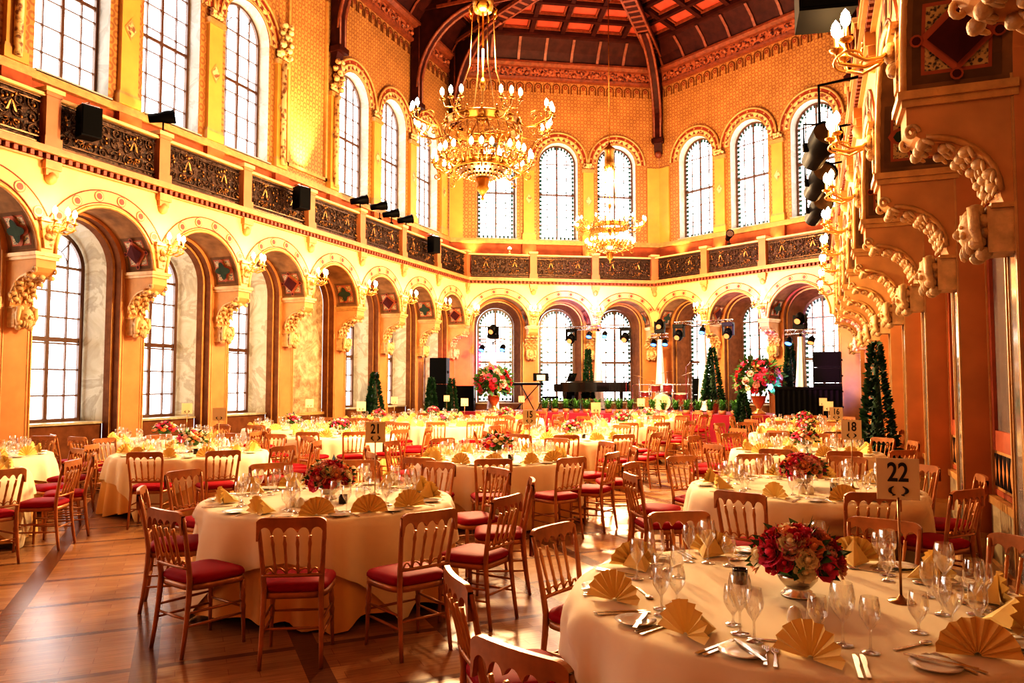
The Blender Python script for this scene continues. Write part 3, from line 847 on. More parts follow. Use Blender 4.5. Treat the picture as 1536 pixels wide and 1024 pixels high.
# ---------------------------------------------------------------- sconces
def sconce_parts():
    b = MB()     # tapering console with a bust
    b.prism([(-.15, 4.28), (.15, 4.28), (.07, 3.84), (-.07, 3.84)], lambda a, c, t: (a, t, c), -.05, .01, 0)
    b.box(-.17, .17, -.09, .01, 4.26, 4.31, 0)
    b.ball((0, -.07, 4.14), (.07, .06, .09), 8, 6, 0); b.ball((0, -.06, 4.02), (.09, .05, .06), 8, 6, 0)
    a = MB()
    a.lathe([(.0, 0), (.045, .01), (.045, .03), (0, .04)], 8, (0, 0, 0), 0, True, Matrix.Translation((0, -.05, 4.17)) @ Matrix.Rotation(pi / 2, 4, 'X'))
    for s in (-1, 0, 1):
        a.tube([(0, -.05, 4.19), (s * .06, -.14, 4.10), (s * .13, -.25, 4.07), (s * .17, -.36 - .06 * (s == 0), 4.12), (s * .17, -.38 - .06 * (s == 0), 4.20)], .014, 6, 0)
        a.lathe([(.01, 0), (.05, .02), (.055, .035), (.02, .05), (.018, .13), (.0, .135)], 8, (s * .17, -.38 - .06 * (s == 0), 4.20), 0)
        a.tube([(s * .13 + .05 * (1 - k / 10) * cos(k * .7), -.27, 4.16 + .05 * (1 - k / 10) * sin(k * .7)) for k in range(10)], .008, 4, 0)
    a.tube([(.2 * cos(x), -.36 + .1 * sin(x), 4.13) for x in [2 * pi * k / 16 for k in range(16)]], .010, 5, 0, False, True)
    l = MB(); l.lathe([(.014, 0), (.032, .03), (.036, .065), (.026, .105), (.0, .14)], 8)
    return b, a, l
b_, a_, l_ = sconce_parts()
ME_SB = b_.mesh('console', MT['carved']); ME_SA = a_.mesh('arm', MT['gold']); ME_BULB = l_.mesh('bulb', MT['bulb'])
ORD = ['first', 'second', 'third', 'fourth', 'fifth', 'sixth', 'seventh', 'eighth', 'ninth', 'tenth', 'eleventh', 'twelfth']
SC = []
def sconce(fr, s, label):
    t = thing('wall_sconce', label, 'wall lamp', fr.p(s, 0, 0), fr.rz, 'gilt three-light sconces between the arches')
    mk('console', ME_SB, t, (0, 0, 0))
    a = mk('arm', ME_SA, t, (0, 0, 0))
    for k in (-1, 0, 1): mk('bulb', ME_BULB, a, (k * .17, -.38 - .06 * (k == 0), 4.325))
    SC.append(fr.p(s, -.42, 4.42))
k = 0
for s in FL.e:
    if 2 < s < 23: sconce(FL, s, 'gilt three-light wall sconce on the window-side arcade, %s from the camera end' % ORD[k]); k += 1
k = 0
for s in FRR.e:
    if 3 < s < 23: sconce(FRR, s, 'gilt three-light wall sconce on the panelled-wall arcade, %s from the camera end' % ORD[k]); k += 1
sconce(FL, YC - .02, 'gilt three-light wall sconce in the corner where the window wall meets the stage')
for s, w in ((-4.5, 'left of the music stand'), (-2.23, 'above the piano lid')): sconce(F1, s, 'gilt three-light wall sconce on the stage arcade %s' % w)
for s, w in ((2.23, 'behind the truss of moving heads'), (4.5, 'above the large flower urn')): sconce(F2, s, 'gilt three-light wall sconce on the stage arcade %s' % w)

# ---------------------------------------------------------------- chandeliers
MT['oldgold'] = basic('old_gilt_bronze', (.38, .18, .04), .3, .9, .15, 9.)
def chandelier(x, y, zb, sc, label):
    """zb: height of the upper candles"""
    t = thing('chandelier', label, 'chandelier', (x, y, zb), 0, 'gilt crown chandeliers')
    t.scale = (sc, sc, sc)
    G = [MT['oldgold'], MT['ironbar']]
    top = 14.3 - zb
    c = MB(); c.lathe([(0, 1.9), (.16, 1.92), (.20, 2.05), (.17, 2.2), (.17, 2.55), (.22, 2.65), (.05, 2.8), (.03, 2.9)], 14)
    for k in range(8): c.tube([(.2 * cos(k * pi / 4), .2 * sin(k * pi / 4), 2.0), (.27 * cos(k * pi / 4), .27 * sin(k * pi / 4), 1.9), (.22 * cos(k * pi / 4), .22 * sin(k * pi / 4), 1.82)], .015, 5)
    obj('canopy', c, G, t)
    c = MB(); c.tube([(0, 0, 2.8), (0, 0, top / sc)], .022, 6); c.tube([(0, 0, 1.9), (0, 0, -.9)], .02, 6)
    for z in (.6, 0, -.35): c.lathe([(.02, z - .12), (.06, z - .04), (.07, z), (.05, z + .06), (.02, z + .12)], 10)
    obj('hanging_chain', c, G, t)
    for k in range(4):
        a = pi / 4 + k * pi / 2
        c = MB(); c.tube([(.2 * cos(a), .2 * sin(a), 1.95), (.25 * cos(a), .25 * sin(a), .9), (.58 * cos(a), .58 * sin(a), -.1)], .012, 5)
        obj('suspension_rod', c, MT['brass'], t)
    def ringband(r, z, h, n):
        m = MB()
        for zz, tk in ((z, .022), (z + h, .018)): m.tube([(r * cos(2 * pi * i / 32), r * sin(2 * pi * i / 32), zz) for i in range(32)], tk, 6, 0, False, True)
        m.lathe([(r - .008, z), (r - .008, z + h)], 32); m.lathe([(r + .008, z), (r + .008, z + h)], 32)
        for k in range(n):
            a = 2 * pi * k / n
            m.ball((r * cos(a), r * sin(a), z + h / 2), (.05, .05, .07), 6, 5)
            m.ball((r * cos(a), r * sin(a), z + h + .05), (.03, .03, .05), 6, 4)
        return m
    obj('upper_ring', ringband(.66, -.22, .15, 16), G, t)
    obj('lower_ring', ringband(.50, -.92, .12, 16), G, t)
    m = MB()      # openwork cage between the rings
    for k in range(24):
        a = 2 * pi * k / 24
        r0, r1 = .66, .50
        m.tube([(r0 * cos(a), r0 * sin(a), -.22), (.74 * cos(a + .06), .74 * sin(a + .06), -.5), (r1 * cos(a), r1 * sin(a), -.92)], .010, 4)
        for z in (-.36, -.56, -.76):
            q = .70 if z > -.7 else .6
            m.tube([((q + .0) * cos(a + .13 + .10 * (1 - j / 9) * cos(j * .8)), q * sin(a + .13 + .10 * (1 - j / 9) * cos(j * .8)), z + .09 * (1 - j / 9) * sin(j * .8)) for j in range(9)], .009, 4)
    for k in range(8):
        a = 2 * pi * k / 8
        m.tube([(.03 * cos(a), .03 * sin(a), -.05), (.3 * cos(a), .3 * sin(a), .04), (.66 * cos(a), .66 * sin(a), -.15)], .014, 5)
    obj('openwork_cage', m, G, t)
    m = MB()
    m.lathe([(.50, -.90), (.42, -.98), (.25, -1.04), (.10, -1.07)], 24, mi=1)
    for k in range(24):
        a = 2 * pi * k / 24
        for r, z in ((.46, -.96), (.36, -1.02), (.25, -1.06)): m.ball((r * cos(a), r * sin(a), z), (.028, .028, .02), 5, 4)
    obj('bowl', m, G, t)
    m = MB(); m.lathe([(.11, -1.05), (.13, -1.12), (.10, -1.2), (.12, -1.26), (.05, -1.34), (.02, -1.40), (.035, -1.44), (0, -1.48)], 12)
    obj('finial', m, G, t)
    am = MB()
    def armshape(r0, r1, dz):
        m = MB()
        m.tube([(r0, 0, -.15 + dz), (r0 + .12, 0, -.24 + dz), ((r0 + r1) / 2, 0, -.26 + dz), (r1 - .03, 0, -.16 + dz), (r1, 0, -.06 + dz)], .020, 6)
        m.tube([((r0 + r1) / 2 + .13 * (1 - j / 12) * cos(j * .7), 0, -.1 + dz + .13 * (1 - j / 12) * sin(j * .7)) for j in range(13)], .013, 5)
        m.tube([((r0 + r1) / 2 + .12 + .08 * (1 - j / 12) * cos(j * .7 + 2), 0, -.32 + dz + .08 * (1 - j / 12) * sin(j * .7 + 2)) for j in range(13)], .011, 5)
        m.ball((r0, 0, -.15 + dz), (.05, .05, .06), 6, 5)
        for s in (-1, 0, 1):
            x, y = r1 - .03 * abs(s) , s * .17
            m.tube([(r1 - .12, 0, -.2 + dz), (r1 - .06, y * .8, -.2 + dz), (x, y, -.1 + dz)], .012, 5)
            m.lathe([(.01, 0), (.05, .015), (.055, .03), (.018, .04), (.018, .09), (0, .09)], 8, (x, y, -.1 + dz))
        return m
    ua, la = armshape(.66, 1.27, 0).mesh('upper_arm', G), armshape(.50, .86, -.72).mesh('lower_arm', G)
    for me, r1, dz, nm, of in ((ua, 1.27, 0, 'upper_arm', 0), (la, .86, -.72, 'lower_arm', pi / 8)):
        for k in range(8):
            a = 2 * pi * k / 8 + of
            o = mk(nm, me, t, (0, 0, 0), a)
            for s in (-1, 0, 1): mk('bulb', ME_BULB, o, (r1 - .03 * abs(s), s * .17, -.015 + dz))
    return t
CH1 = (-5.29, 12.0); CH2 = (-5.29, 21.0)
chandelier(CH1[0], CH1[1], 6.36, 1.0, 'larger and closer gilt crown chandelier with two tiers of lit candle bulbs')
chandelier(CH2[0], CH2[1], 6.30, .80, 'smaller, farther gilt crown chandelier hanging before the stage windows')

# ---------------------------------------------------------------- chairs
def chair_meshes():
    W, D = .205, .19
    yb = lambda z: -.19 - .075 * max(0, (z - .46) / .44) ** 1.2 - .05 * max(0, (.46 - z) / .46) ** 1.5
    xb = lambda z: .168 + .028 * max(0, (z - .46) / .44) + .012 * max(0, (.46 - z) / .46)
    crest = MB(); XS = .190
    spx = [-.112, -.038, .038, .112]
    n = 40
    top = []; bot = []
    for i in range(n + 1):
        x = -XS - .014 + (2 * XS + .028) * i / n
        e = max(0, abs(x) - .15) / .06
        zt = .905 - .045 * (1 - math.sqrt(max(0, 1 - min(1, e) ** 2)))
        cells = [-.19] + spx + [.19]
        zb = .80
        for a, b in zip(cells[:-1], cells[1:]):
            if a <= x <= b:
                u = (x - a) / (b - a) * 2 - 1
                zb = .795 + .052 * math.sqrt(max(0, 1 - u * u))
        if abs(x) > .185: zb = .765
        top.append((x, zt)); bot.append((x, zb))
    yc = lambda x: -.262 - .022 * (1 - (x / .21) ** 2)
    vs = []
    for (x, z) in top: vs += [(x, yc(x) + .011, z), (x, yc(x) - .013, z)]
    for (x, z) in bot: vs += [(x, yc(x) + .011, z), (x, yc(x) - .013, z)]
    o = 2 * (n + 1); fs = []
    for i in range(n):
        a = 2 * i
        fs += [(a, a + 2, a + 3, a + 1), (o + a, o + a + 1, o + a + 3, o + a + 2), (a, o + a, o + a + 2, a + 2), (a + 1, a + 3, o + a + 3, o + a + 1)]
    crest.add(vs, fs, 0, False)
    low = MB(); low.tube([(x, yb(.56) - .015 * (1 - (x / .2) ** 2), .548 + .0 * x) for x in [-.178 + .356 * i / 8 for i in range(9)]], .013, 6, 0)
    for a, b in zip([-.16] + spx, spx + [.16]):
        low.tube([(a + (b - a) * i / 6, yb(.56) - .014, .563 + .028 * sin(pi * i / 6)) for i in range(7)], .006, 4, 1)
    sp = []
    for x in spx:
        m = MB(); xb_ = x * .86
        pts = [(xb_ + (x - xb_) * t, yb(.56) - .012 + (yc(x) - yb(.56) + .012) * t, .555 + (.795 - .555) * t) for t in [i / 10 for i in range(11)]]
        m.tube(pts, [.007, .010, .013, .008, .010, .009, .009, .010, .013, .009, .011], 6, 0)
        sp.append(m)
    cush = MB()
    def seatpt(a, k, z):
        c, s = cos(a), sin(a)
        e = .42
        x = (abs(c) ** e) * (1 if c > 0 else -1); y = (abs(s) ** e) * (1 if s > 0 else -1)
        return ((.215 + .018 * y) * x * k, .005 + .205 * y * k, z)
    N_ = 24
    def shell(mb, rows, mi):
        vs = [seatpt(2 * pi * j / N_, k, z) for k, z in rows for j in range(N_)]
        fs = [(i * N_ + j, i * N_ + (j + 1) % N_, (i + 1) * N_ + (j + 1) % N_, (i + 1) * N_ + j) for i in range(len(rows) - 1) for j in range(N_)]
        fs.append(tuple((len(rows) - 1) * N_ + j for j in range(N_)))
        mb.add(vs, fs, mi, True)
    shell(cush, [(.93, .438), (1.0, .452), (1.0, .468), (.95, .485), (.8, .497), (.5, .503), (.2, .505)], 0)
    sf = MB(); shell(sf, [(.9, .40), (.985, .403), (.99, .437), (.90, .442)], 0)
    legs = []
    for sx in (-1, 1):
        m = MB()
        zs = [0, .12, .24, .36, .46, .56, .68, .80, .87]
        pts = [(sx * xb(z), yb(z), z) for z in zs]
        m.tube(pts, [.013, .015, .016, .018, .019, .017, .015, .014, .012], 6, 0)
        legs.append(m)
    for sx in (-1, 1):
        m = MB()
        m.tube([(sx * (.185 + .012 * (1 - z / .4)), .175 + .012 * (1 - z / .4), z) for z in (0, .1, .2, .235, .26, .30, .33, .41)], [.011, .013, .015, .020, .015, .020, .016, .018], 6, 0)
        legs.append(m)
    st = []
    for a, b in (((-.19, .18, .27), (-.178, -.20, .27)), ((.19, .18, .27), (.178, -.20, .27)), ((-.19, .18, .19), (-.18, -.205, .19)), ((.19, .18, .19), (.18, -.205, .19)), ((-.185, .18, .23), (.185, .18, .23)), ((-.178, -.203, .23), (.178, -.203, .23))):
        m = MB(); m.tube([a, tuple((u + v) / 2 for u, v in zip(a, b)), b], [.007, .010, .007], 6, 0); st.append(m)
    return crest, low, sp, cush, sf, legs, st
cr, lo_, sp, cu, sf, lg, st = chair_meshes()
WD = [MT['chairwood'], MT['chairgold']]
I4 = Matrix.Identity(4)
ME = dict(crest=cr.mesh('crest_rail', WD), low=lo_.mesh('lower_rail', WD), cush=cu.mesh('seat_cushion', MT['seat']), sf=sf.mesh('seat_frame', WD))
ME['sp'] = [m.mesh('spindle', MT['chairgold']) for m in sp]; ME['lg'] = [m.mesh('leg', WD) for m in lg]; ME['st'] = [m.mesh('stretcher', WD) for m in st]
allm = MB()
for m in [cr, lo_] + lg[:2]: allm.merge(m, I4)
for m in sp: allm.merge(m, I4, 1)
ME['back_all'] = allm.mesh('backrest', WD)
al2 = MB()
for m in [sf] + lg[2:] + st: al2.merge(m, I4)
ME['base_all'] = al2.mesh('leg_frame', WD)
def make_chair(level):
    t = thing('banquet_chair', 'x', 'chair')
    if level == 0:
        mk('seat_cushion', ME['cush'], t); mk('seat_frame', ME['sf'], t); mk('crest_rail', ME['crest'], t); mk('lower_rail', ME['low'], t)
        for m in ME['sp']: mk('spindle', m, t)
        for m in ME['lg']: mk('leg', m, t)
        for m in ME['st']: mk('stretcher', m, t)
    elif level == 1:
        mk('seat_cushion', ME['cush'], t); mk('backrest', ME['back_all'], t); mk('leg_frame', ME['base_all'], t)
    return t
PROTO = {}
def place_chair(x, y, rz, lv, label, group):
    if lv not in PROTO:
        o = PROTO[lv] = make_chair(lv); o.location = (x, y, 0); o.rotation_euler = (0, 0, rz); o['label'] = label; o['group'] = group; return o
    return dup(PROTO[lv], (x, y, 0), rz, label, group)

# ---------------------------------------------------------------- table linen
def cloth_mesh(seed, Rt, top, square, zfloor, amp, name, mat, rot=.4, dents=()):
    r = random.Random(seed); m = MB(); n = 180
    ph = [r.uniform(0, 6.28) for _ in range(6)]; fr_ = [r.choice((7, 8, 9)), r.choice((12, 14)), r.choice((21, 23, 26)), 5]
    rows = [(0, top)] if not square else [(0, top)]
    vs = [(0, 0, top)]
    flat = [.35, .7, .93]
    for k in flat:
        for j in range(n):
            a = 2 * pi * j / n; vs.append((Rt * k * cos(a), Rt * k * sin(a), top))
    K = 9
    for i in range(K + 1):
        u = i / K
        for j in range(n):
            a = 2 * pi * j / n
            fold = .40 * sin(fr_[0] * a + ph[0]) + .45 * (1 - 2 * abs(sin(fr_[1] * a / 2 * (1 if fr_[1] % 2 == 0 else 1) + ph[1]))) * (.6 + .4 * sin(3 * a + ph[4])) + .42 * sin(fr_[2] * a + ph[2]) * (.6 + .4 * sin(5 * a + ph[5]))
            fold = min(fold, .55)
            if square:
                b = (a - rot) % (pi / 2); b = min(b, pi / 2 - b)
                drop = square / cos(b) - Rt
                drop = min(drop, .74) * 1.0
                zz = top - .006 - drop * u
            else:
                hem = zfloor + .035 * (1 + sin(5 * a + ph[3])) - .03 * fold
                zz = top - .006 - (top - hem) * u
                drop = top - hem
            tt = min(1, (top - zz) / .72)
            out = Rt + .03 * (1 - (1 - tt) ** 3) + amp * fold * (tt ** .6) + .05 * tt + (.022 * min(1, u * 5) if square else 0)
            for da, dr in dents:
                w = abs((a - da + pi) % (2 * pi) - pi) * out
                if zz < .66 and w < .36:
                    tgt = min(out, (dr - .262 + (.032 if square else 0)) / max(.8, cos(w)) + max(0, w - .26) * 1.5)
                    out += (tgt - out) * min(1, (.66 - zz) / .10)
            vs.append((out * cos(a), out * sin(a), zz))
    fs = [(0, 1 + (j + 1) % n, 1 + j) for j in range(n)]
    R_ = len(flat) + K + 1
    for i in range(R_ - 1):
        for j in range(n):
            fs.append((1 + i * n + j, 1 + i * n + (j + 1) % n, 1 + (i + 1) * n + (j + 1) % n, 1 + (i + 1) * n + j))
    m.add(vs, fs, 0, True)
    return m.mesh(name, mat)
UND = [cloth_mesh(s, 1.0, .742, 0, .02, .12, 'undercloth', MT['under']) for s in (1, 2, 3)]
OVR = [cloth_mesh(s, 1.012, .752, 1.30, 0, .123, 'tablecloth', MT['cloth'], rt) for s, rt in ((1, .35), (2, .9), (3, .1))]
TZ = .753

# ---------------------------------------------------------------- tableware
def glass_mesh(name, h, rb, stem, rf):
    m = MB(); bz = stem
    pr = [(0, .0), (rf, .002), (rf * .9, .005), (.008, .010), (.0045, .02), (.0042, stem - .012), (.010, stem)]
    H = h - stem
    pr += [(rb * .62, stem + H * .16), (rb * .95, stem + H * .38), (rb, stem + H * .55), (rb * .93, stem + H * .8), (rb * .80, h)]
    m.lathe(pr, 14); return m.mesh(name, MT['glass'])
G_RED = glass_mesh('red_wine_glass', .225, .045, .09, .037)
G_WHT = glass_mesh('white_wine_glass', .195, .036, .085, .033)
G_WAT = glass_mesh('water_goblet', .155, .038, .045, .032)
def napkin_mesh():
    m = MB(); n = 18; Rn = .135
    vs = []
    for k in range(n + 1):
        a = pi * (.02 + .96 * k / n); zig = .012 if k % 2 else -.012
        for r, f in ((.012, .2), (.06, .6), (Rn, 1.0)):
            vs.append((r * cos(a), zig * f - .02 * (1 - sin(a)) * f, .004 + r * sin(a) * .98))
    fs = []
    for k in range(n):
        for j in range(2): fs.append((3 * k + j, 3 * k + j + 1, 3 * k + 3 + j + 1, 3 * k + 3 + j))
    m.add(vs, fs, 0, False)
    # folded triangle that props the fan from behind
    m.add([(0, .012, .125), (-.075, .015, .012), (.075, .015, .012), (0, .15, .006), (-.03, .1, .03), (.03, .1, .03)], [(0, 1, 4), (0, 4, 3), (0, 3, 5), (0, 5, 2), (1, 3, 4), (2, 5, 3), (0, 2, 1), (1, 2, 3)], 0, False)
    return m.mesh('fan_napkin', MT['napkin'])
ME_NAP = napkin_mesh()
m = MB(); m.lathe([(0, .003), (.045, .002), (.050, .006), (.082, .014), (.083, .016), (.05, .009), (0, .008)], 20); ME_PLATE = m.mesh('bread_plate', MT['china'])
def cutlery():
    k = MB(); k.prism([(-.008, -.11), (.008, -.11), (.007, .0), (.011, .02), (.012, .085), (.004, .115), (-.006, .11), (-.007, .0)], lambda a, b, t: (a, b, t), .001, .005)
    f = MB(); f.prism([(-.007, -.10), (.007, -.10), (.004, .0), (.004, .03), (.013, .05), (.013, .062), (-.013, .062), (-.013, .05), (-.004, .03), (-.004, .0)], lambda a, b, t: (a, b, t), .001, .005)
    for i in range(4): f.box(-.0125 + i * .007, -.0085 + i * .007, .06, .10, .001 + 0, .005)
    s = MB(); s.prism([(-.007, -.10), (.007, -.10), (.004, .04), (-.004, .04)], lambda a, b, t: (a, b, t), .001, .005)
    s.ball((0, .065, .006), (.018, .030, .006), 10, 6)
    return k.mesh('table_knife', MT['silver']), f.mesh('table_fork', MT['silver']), s.mesh('dessert_spoon', MT['silver'])
ME_KN, ME_FK, ME_SPN = cutlery()
m = MB(); m.lathe([(0, 0), (.026, 0), (.030, .03), (.026, .055), (.019, .068), (0, .078)], 14); ME_SHAKE = m.mesh('shaker', MT['china'])
m = MB(); m.lathe([(0, 0), (.034, 0), (.036, .07), (.032, .07), (.030, .012), (0, .012)], 14); ME_CANDLE = m.mesh('candle_holder', MT['smoke'])

# ---------------------------------------------------------------- flowers
def rose_mesh(name, mat, seed, open_=1.0):
    r = random.Random(seed); m = MB()
    m.ball((0, 0, .004), (.018, .018, .024), 7, 5)
    for ring_, (cnt, rr, hh, tilt) in enumerate(((3, .014, .034, .1), (5, .024, .032, .35), (6, .034, .026, .7), (7, .042, .018, 1.1))):
        for k in range(cnt):
            a = 2 * pi * (k + .5 * (ring_ % 2)) / cnt + r.uniform(-.15, .15)
            w = .9 * 2 * pi * rr / cnt + .006
            tx = open_ * tilt
            vs = []
            for v in (0, .5, 1):
                for u in (-1, 0, 1):
                    rad_ = rr * (.5 + .5 * v) + .012 * v * sin(tx) + .004 * (1 - abs(u))
                    aa = a + u * w / rr * .5 * (.6 + .4 * v)
                    z = -.012 + hh * v * cos(tx * .6) * (1.15 - .15 * abs(u)) + .002
                    if v == 1 and u != 0: z -= .004
                    vs.append((rad_ * cos(aa), rad_ * sin(aa), z))
            m.add(vs, [(0, 1, 4, 3), (1, 2, 5, 4), (3, 4, 7, 6), (4, 5, 8, 7)], 0, True)
    return m.mesh(name, MT['f_' + mat])
BL = [rose_mesh('rose', c, i, .8 + .1 * (i % 4)) for i, c in enumerate(['crimson', 'pink', 'peach', 'creamf', 'pink', 'crimson', 'blush', 'blush', 'creamf', 'peach'])]
def blossom_mb(mb, c, r, mi, rnd):
    q = Matrix.Rotation(rnd.uniform(0, 6), 4, 'Z') @ Matrix.Rotation(rnd.uniform(-.5, .5), 4, 'X')
    mb.ball(c, (r, r, r * .8), 6, 5, mi, q)
    for k in range(5):
        a = k * 1.2566 + rnd.random()
        mb.ball((c[0] + r * .7 * cos(a), c[1] + r * .7 * sin(a), c[2] - r * .1), (r * .55, r * .55, r * .4), 6, 4, mi)
def leaves_mb(mb, cen, rad_, n, ln, rnd, mi=0, low=-.2):
    for _ in range(n):
        th = rnd.uniform(0, 2 * pi); ph = math.asin(rnd.uniform(low, 1))
        d = Vector((cos(th) * cos(ph), sin(th) * cos(ph), sin(ph)))
        p = Vector(cen) + Vector((d.x * rad_[0], d.y * rad_[1], d.z * rad_[2])) * rnd.uniform(.6, 1.0)
        t = (d + Vector((rnd.uniform(-.6, .6), rnd.uniform(-.6, .6), rnd.uniform(-.5, .3)))).normalized()
        s = t.orthogonal().normalized(); L_ = ln * rnd.uniform(.7, 1.3)
        mb.add([p, p + t * L_ * .5 + s * L_ * .22, p + t * L_, p + t * L_ * .5 - s * L_ * .22], [(0, 1, 2, 3)], mi)
def bowl_mb():
    m = MB(); m.lathe([(0, 0), (.075, 0), (.075, .008), (.06, .016), (.062, .022), (.045, .03), (.06, .045), (.085, .075), (.09, .10), (.08, .10)], 20); return m
ME_BOWL = bowl_mb().mesh('silver_bowl', MT['silver'])
rr = random.Random(3); m = MB(); leaves_mb(m, (0, 0, .16), (.17, .17, .13), 130, .075, rr); m.ball((0, 0, .15), (.11, .11, .09), 10, 8)
ME_FOL = m.mesh('foliage', MT['leaf'])
FM = [MT['f_' + k] for k in ('crimson', 'pink', 'peach', 'creamf', 'orange_f', 'purple', 'lime', 'blush')]
BLOB = []
for sd in range(3):
    rr = random.Random(40 + sd); m = MB()
    for i in range(34):
        th = i * 2.4; zz = 1 - i / 34 * 1.15; q = math.sqrt(max(0, 1 - zz * zz))
        blossom_mb(m, (.165 * q * cos(th), .165 * q * sin(th), .17 + .12 * zz), rr.uniform(.028, .042), rr.choice([0, 0, 1, 1, 2, 3, 4, 5, 6, 7]) if sd else rr.choice([0, 1, 1, 2, 3, 3, 4, 7]), rr)
    BLOB.append(m.mesh('blossoms', FM))
def bouquet(x, y, label, near, seed):
    t = thing('table_bouquet', label, 'flowers', (x, y, TZ), seed * .7, 'table centrepiece bouquets')
    mk('silver_bowl', ME_BOWL, t); mk('foliage', ME_FOL, t)
    if near:
        r = random.Random(seed)
        n = 44
        for i in range(n):
            zz = 1 - i / n * 1.2; q = math.sqrt(max(0, 1 - zz * zz)); th = i * 2.39996 + r.uniform(-.2, .2)
            p = Vector((.175 * q * cos(th), .175 * q * sin(th), .16 + .135 * zz))
            me = BL[(i * 7 + i // 4 + r.randrange(2)) % 10]
            o = mk('rose', me, t, p)
            d = Vector((q * cos(th), q * sin(th), max(zz, -.1) + .25)).normalized()
            o.rotation_euler = d.to_track_quat('Z', 'Y').to_euler(); s = r.uniform(.75, 1.25); o.scale = (s, s, s)
    else:
        mk('blossoms', BLOB[seed % 3], t)
    return t

# ---------------------------------------------------------------- number cards
def text_mesh(s, size, name):
    cu = bpy.data.curves.new(name, 'FONT'); cu.body = s; cu.size = size; cu.align_x = 'CENTER'; cu.align_y = 'CENTER'; cu.extrude = .0008; cu.offset = .0018
    o = bpy.data.objects.new('tmp', cu); COL.objects.link(o)
    dg = bpy.context.evaluated_depsgraph_get()
    me = bpy.data.meshes.new_from_object(o.evaluated_get(dg)); me.name = name
    bpy.data.objects.remove(o); bpy.data.curves.remove(cu)
    me.materials.clear(); me.materials.append(MT['ink'])
    return me
def card(x, y, num, label, rz):
    t = thing('table_number_stand', label, 'table number', (x, y, TZ), rz, 'table number cards on poles')
    m = MB(); m.lathe([(0, 0), (.055, 0), (.055, .004), (.02, .010), (.006, .03), (.005, .03)], 16); m.tube([(0, 0, .02), (0, 0, .45)], .0055, 8)
    obj('pole', m, MT['brass'], t)
    c = MB(); c.box(-.085, .085, -.004, .004, .44, .62); cc = obj('number_card', c, MT['card'], t)
    if num:
        o = mk('number', text_mesh(num, .105, 'number'), cc, (0, -.0055, .556)); o.rotation_euler = (pi / 2, 0, 0); o.scale = (.82, 1.1, 1)
    e = MB()
    for s in (-1, 1):
        e.tube([(s * (.018 + .016 * sin(k / 10 * pi)), -.006, .462 + .036 * k / 10) for k in range(11)], [.002 + .006 * sin(pi * k / 10) ** 2 for k in range(11)], 5)
        e.tube([(s * (.012 + .012 * k / 4), -.006, .462 - .003 * k / 4) for k in range(5)], .003, 4)
    obj('emblem', e, MT['ink'], cc)
# ---------------------------------------------------------------- the dining tables
# key: (x, y, phrase for labels, level of detail, card text, seats as angles or None)
TABLES = [
    ('T22', -.08, 3.70, 'table twenty-two', 0, '22', [-152, -118, -87, -46, -14, 14, 42, 71, 122, 162]),
    ('T18', -.10, 7.55, 'table eighteen', 0, '18', [-103, -69, -36, 8, 42, 75, 108, 142, 178, -150]),
    ('T21', -3.75, 5.36, 'table twenty-one', 0, '21', [-62, -36, -91, -139, -9, 24, 54, 84, 114, 146, 176]),
    ('B', -3.78, 9.05, 'table fifteen', 1, '15', [-70, -40, -12, 18, 48, 80, 110, 140, 170, -160, -128, -98]),
    ('M', -8.75, 5.15, 'the inner-row first table', 1, None, [-8, 22, 50, 80, 110, -40, 140]),
    ('F', -8.05, 8.25, 'the inner-row second table', 1, None, [-64, -34, -4, 26, 56, 86, 116, 150, 180, -148, -96]),
    ('G', -10.35, 10.0, 'the window-row second table', 1, None, [-150, -120, -90, -20, 10, 40, 70, 100]),
    ('NN', -10.45, 6.75, 'the window-row first table', 1, None, [-10, 20, 50, 80, -40, 110]),
    ('R3', -.12, 11.6, 'the panel-row third table', 1, '16', None),
    ('C', -4.0, 13.05, 'the centre-row third table', 1, None, None),
    ('H', -8.3, 12.2, 'the inner-row third table', 1, None, None),
    ('I', -10.5, 13.6, 'the window-row third table', 2, None, None),
    ('R4', -.15, 15.5, 'the panel-row fourth table', 2, None, None),
    ('D', -4.05, 17.1, 'the centre-row fourth table', 2, None, None),
    ('J', -7.9, 15.9, 'the inner-row fourth table', 2, None, None),
    ('K', -10.4, 17.0, 'the window-row fourth table', 2, None, None),
    ('R5', -.2, 19.2, 'the panel-row last table', 2, None, None),
    ('E', -4.2, 20.9, 'the centre-row last table', 2, None, None),
    ('LL', -7.9, 19.6, 'the inner-row last table', 2, None, None),
    ('KK', -10.3, 19.8, 'the window-row last table', 2, None, None),
]
RAD = {('T21', -62): 1.50, ('T21', -36): 1.56, ('T21', -9): 1.46, ('T21', -91): 1.37, ('T21', -139): 1.14, ('T22', -152): 1.27, ('T22', -118): 1.42, ('T22', -87): 1.27, ('T18', -103): 1.44, ('T18', -69): 1.14, ('T22', 162): 1.10, ('T22', 122): 1.08, ('T22', 71): 1.12}
HOURS = ['twelve', 'one', 'two', 'three', 'four', 'five', 'six', 'seven', 'eight', 'nine', 'ten', 'eleven']
TPOS = [(t[1], t[2]) for t in TABLES]
chairs = []
def hour_words(angles):
    out = []; used = set()
    for a in angles:
        h = ((90 - a) / 30.) % 12
        best = min((x for x in range(12) if x not in used), key=lambda x: min(abs(x - h), 12 - abs(x - h)))
        used.add(best); out.append(HOURS[best])
    return out
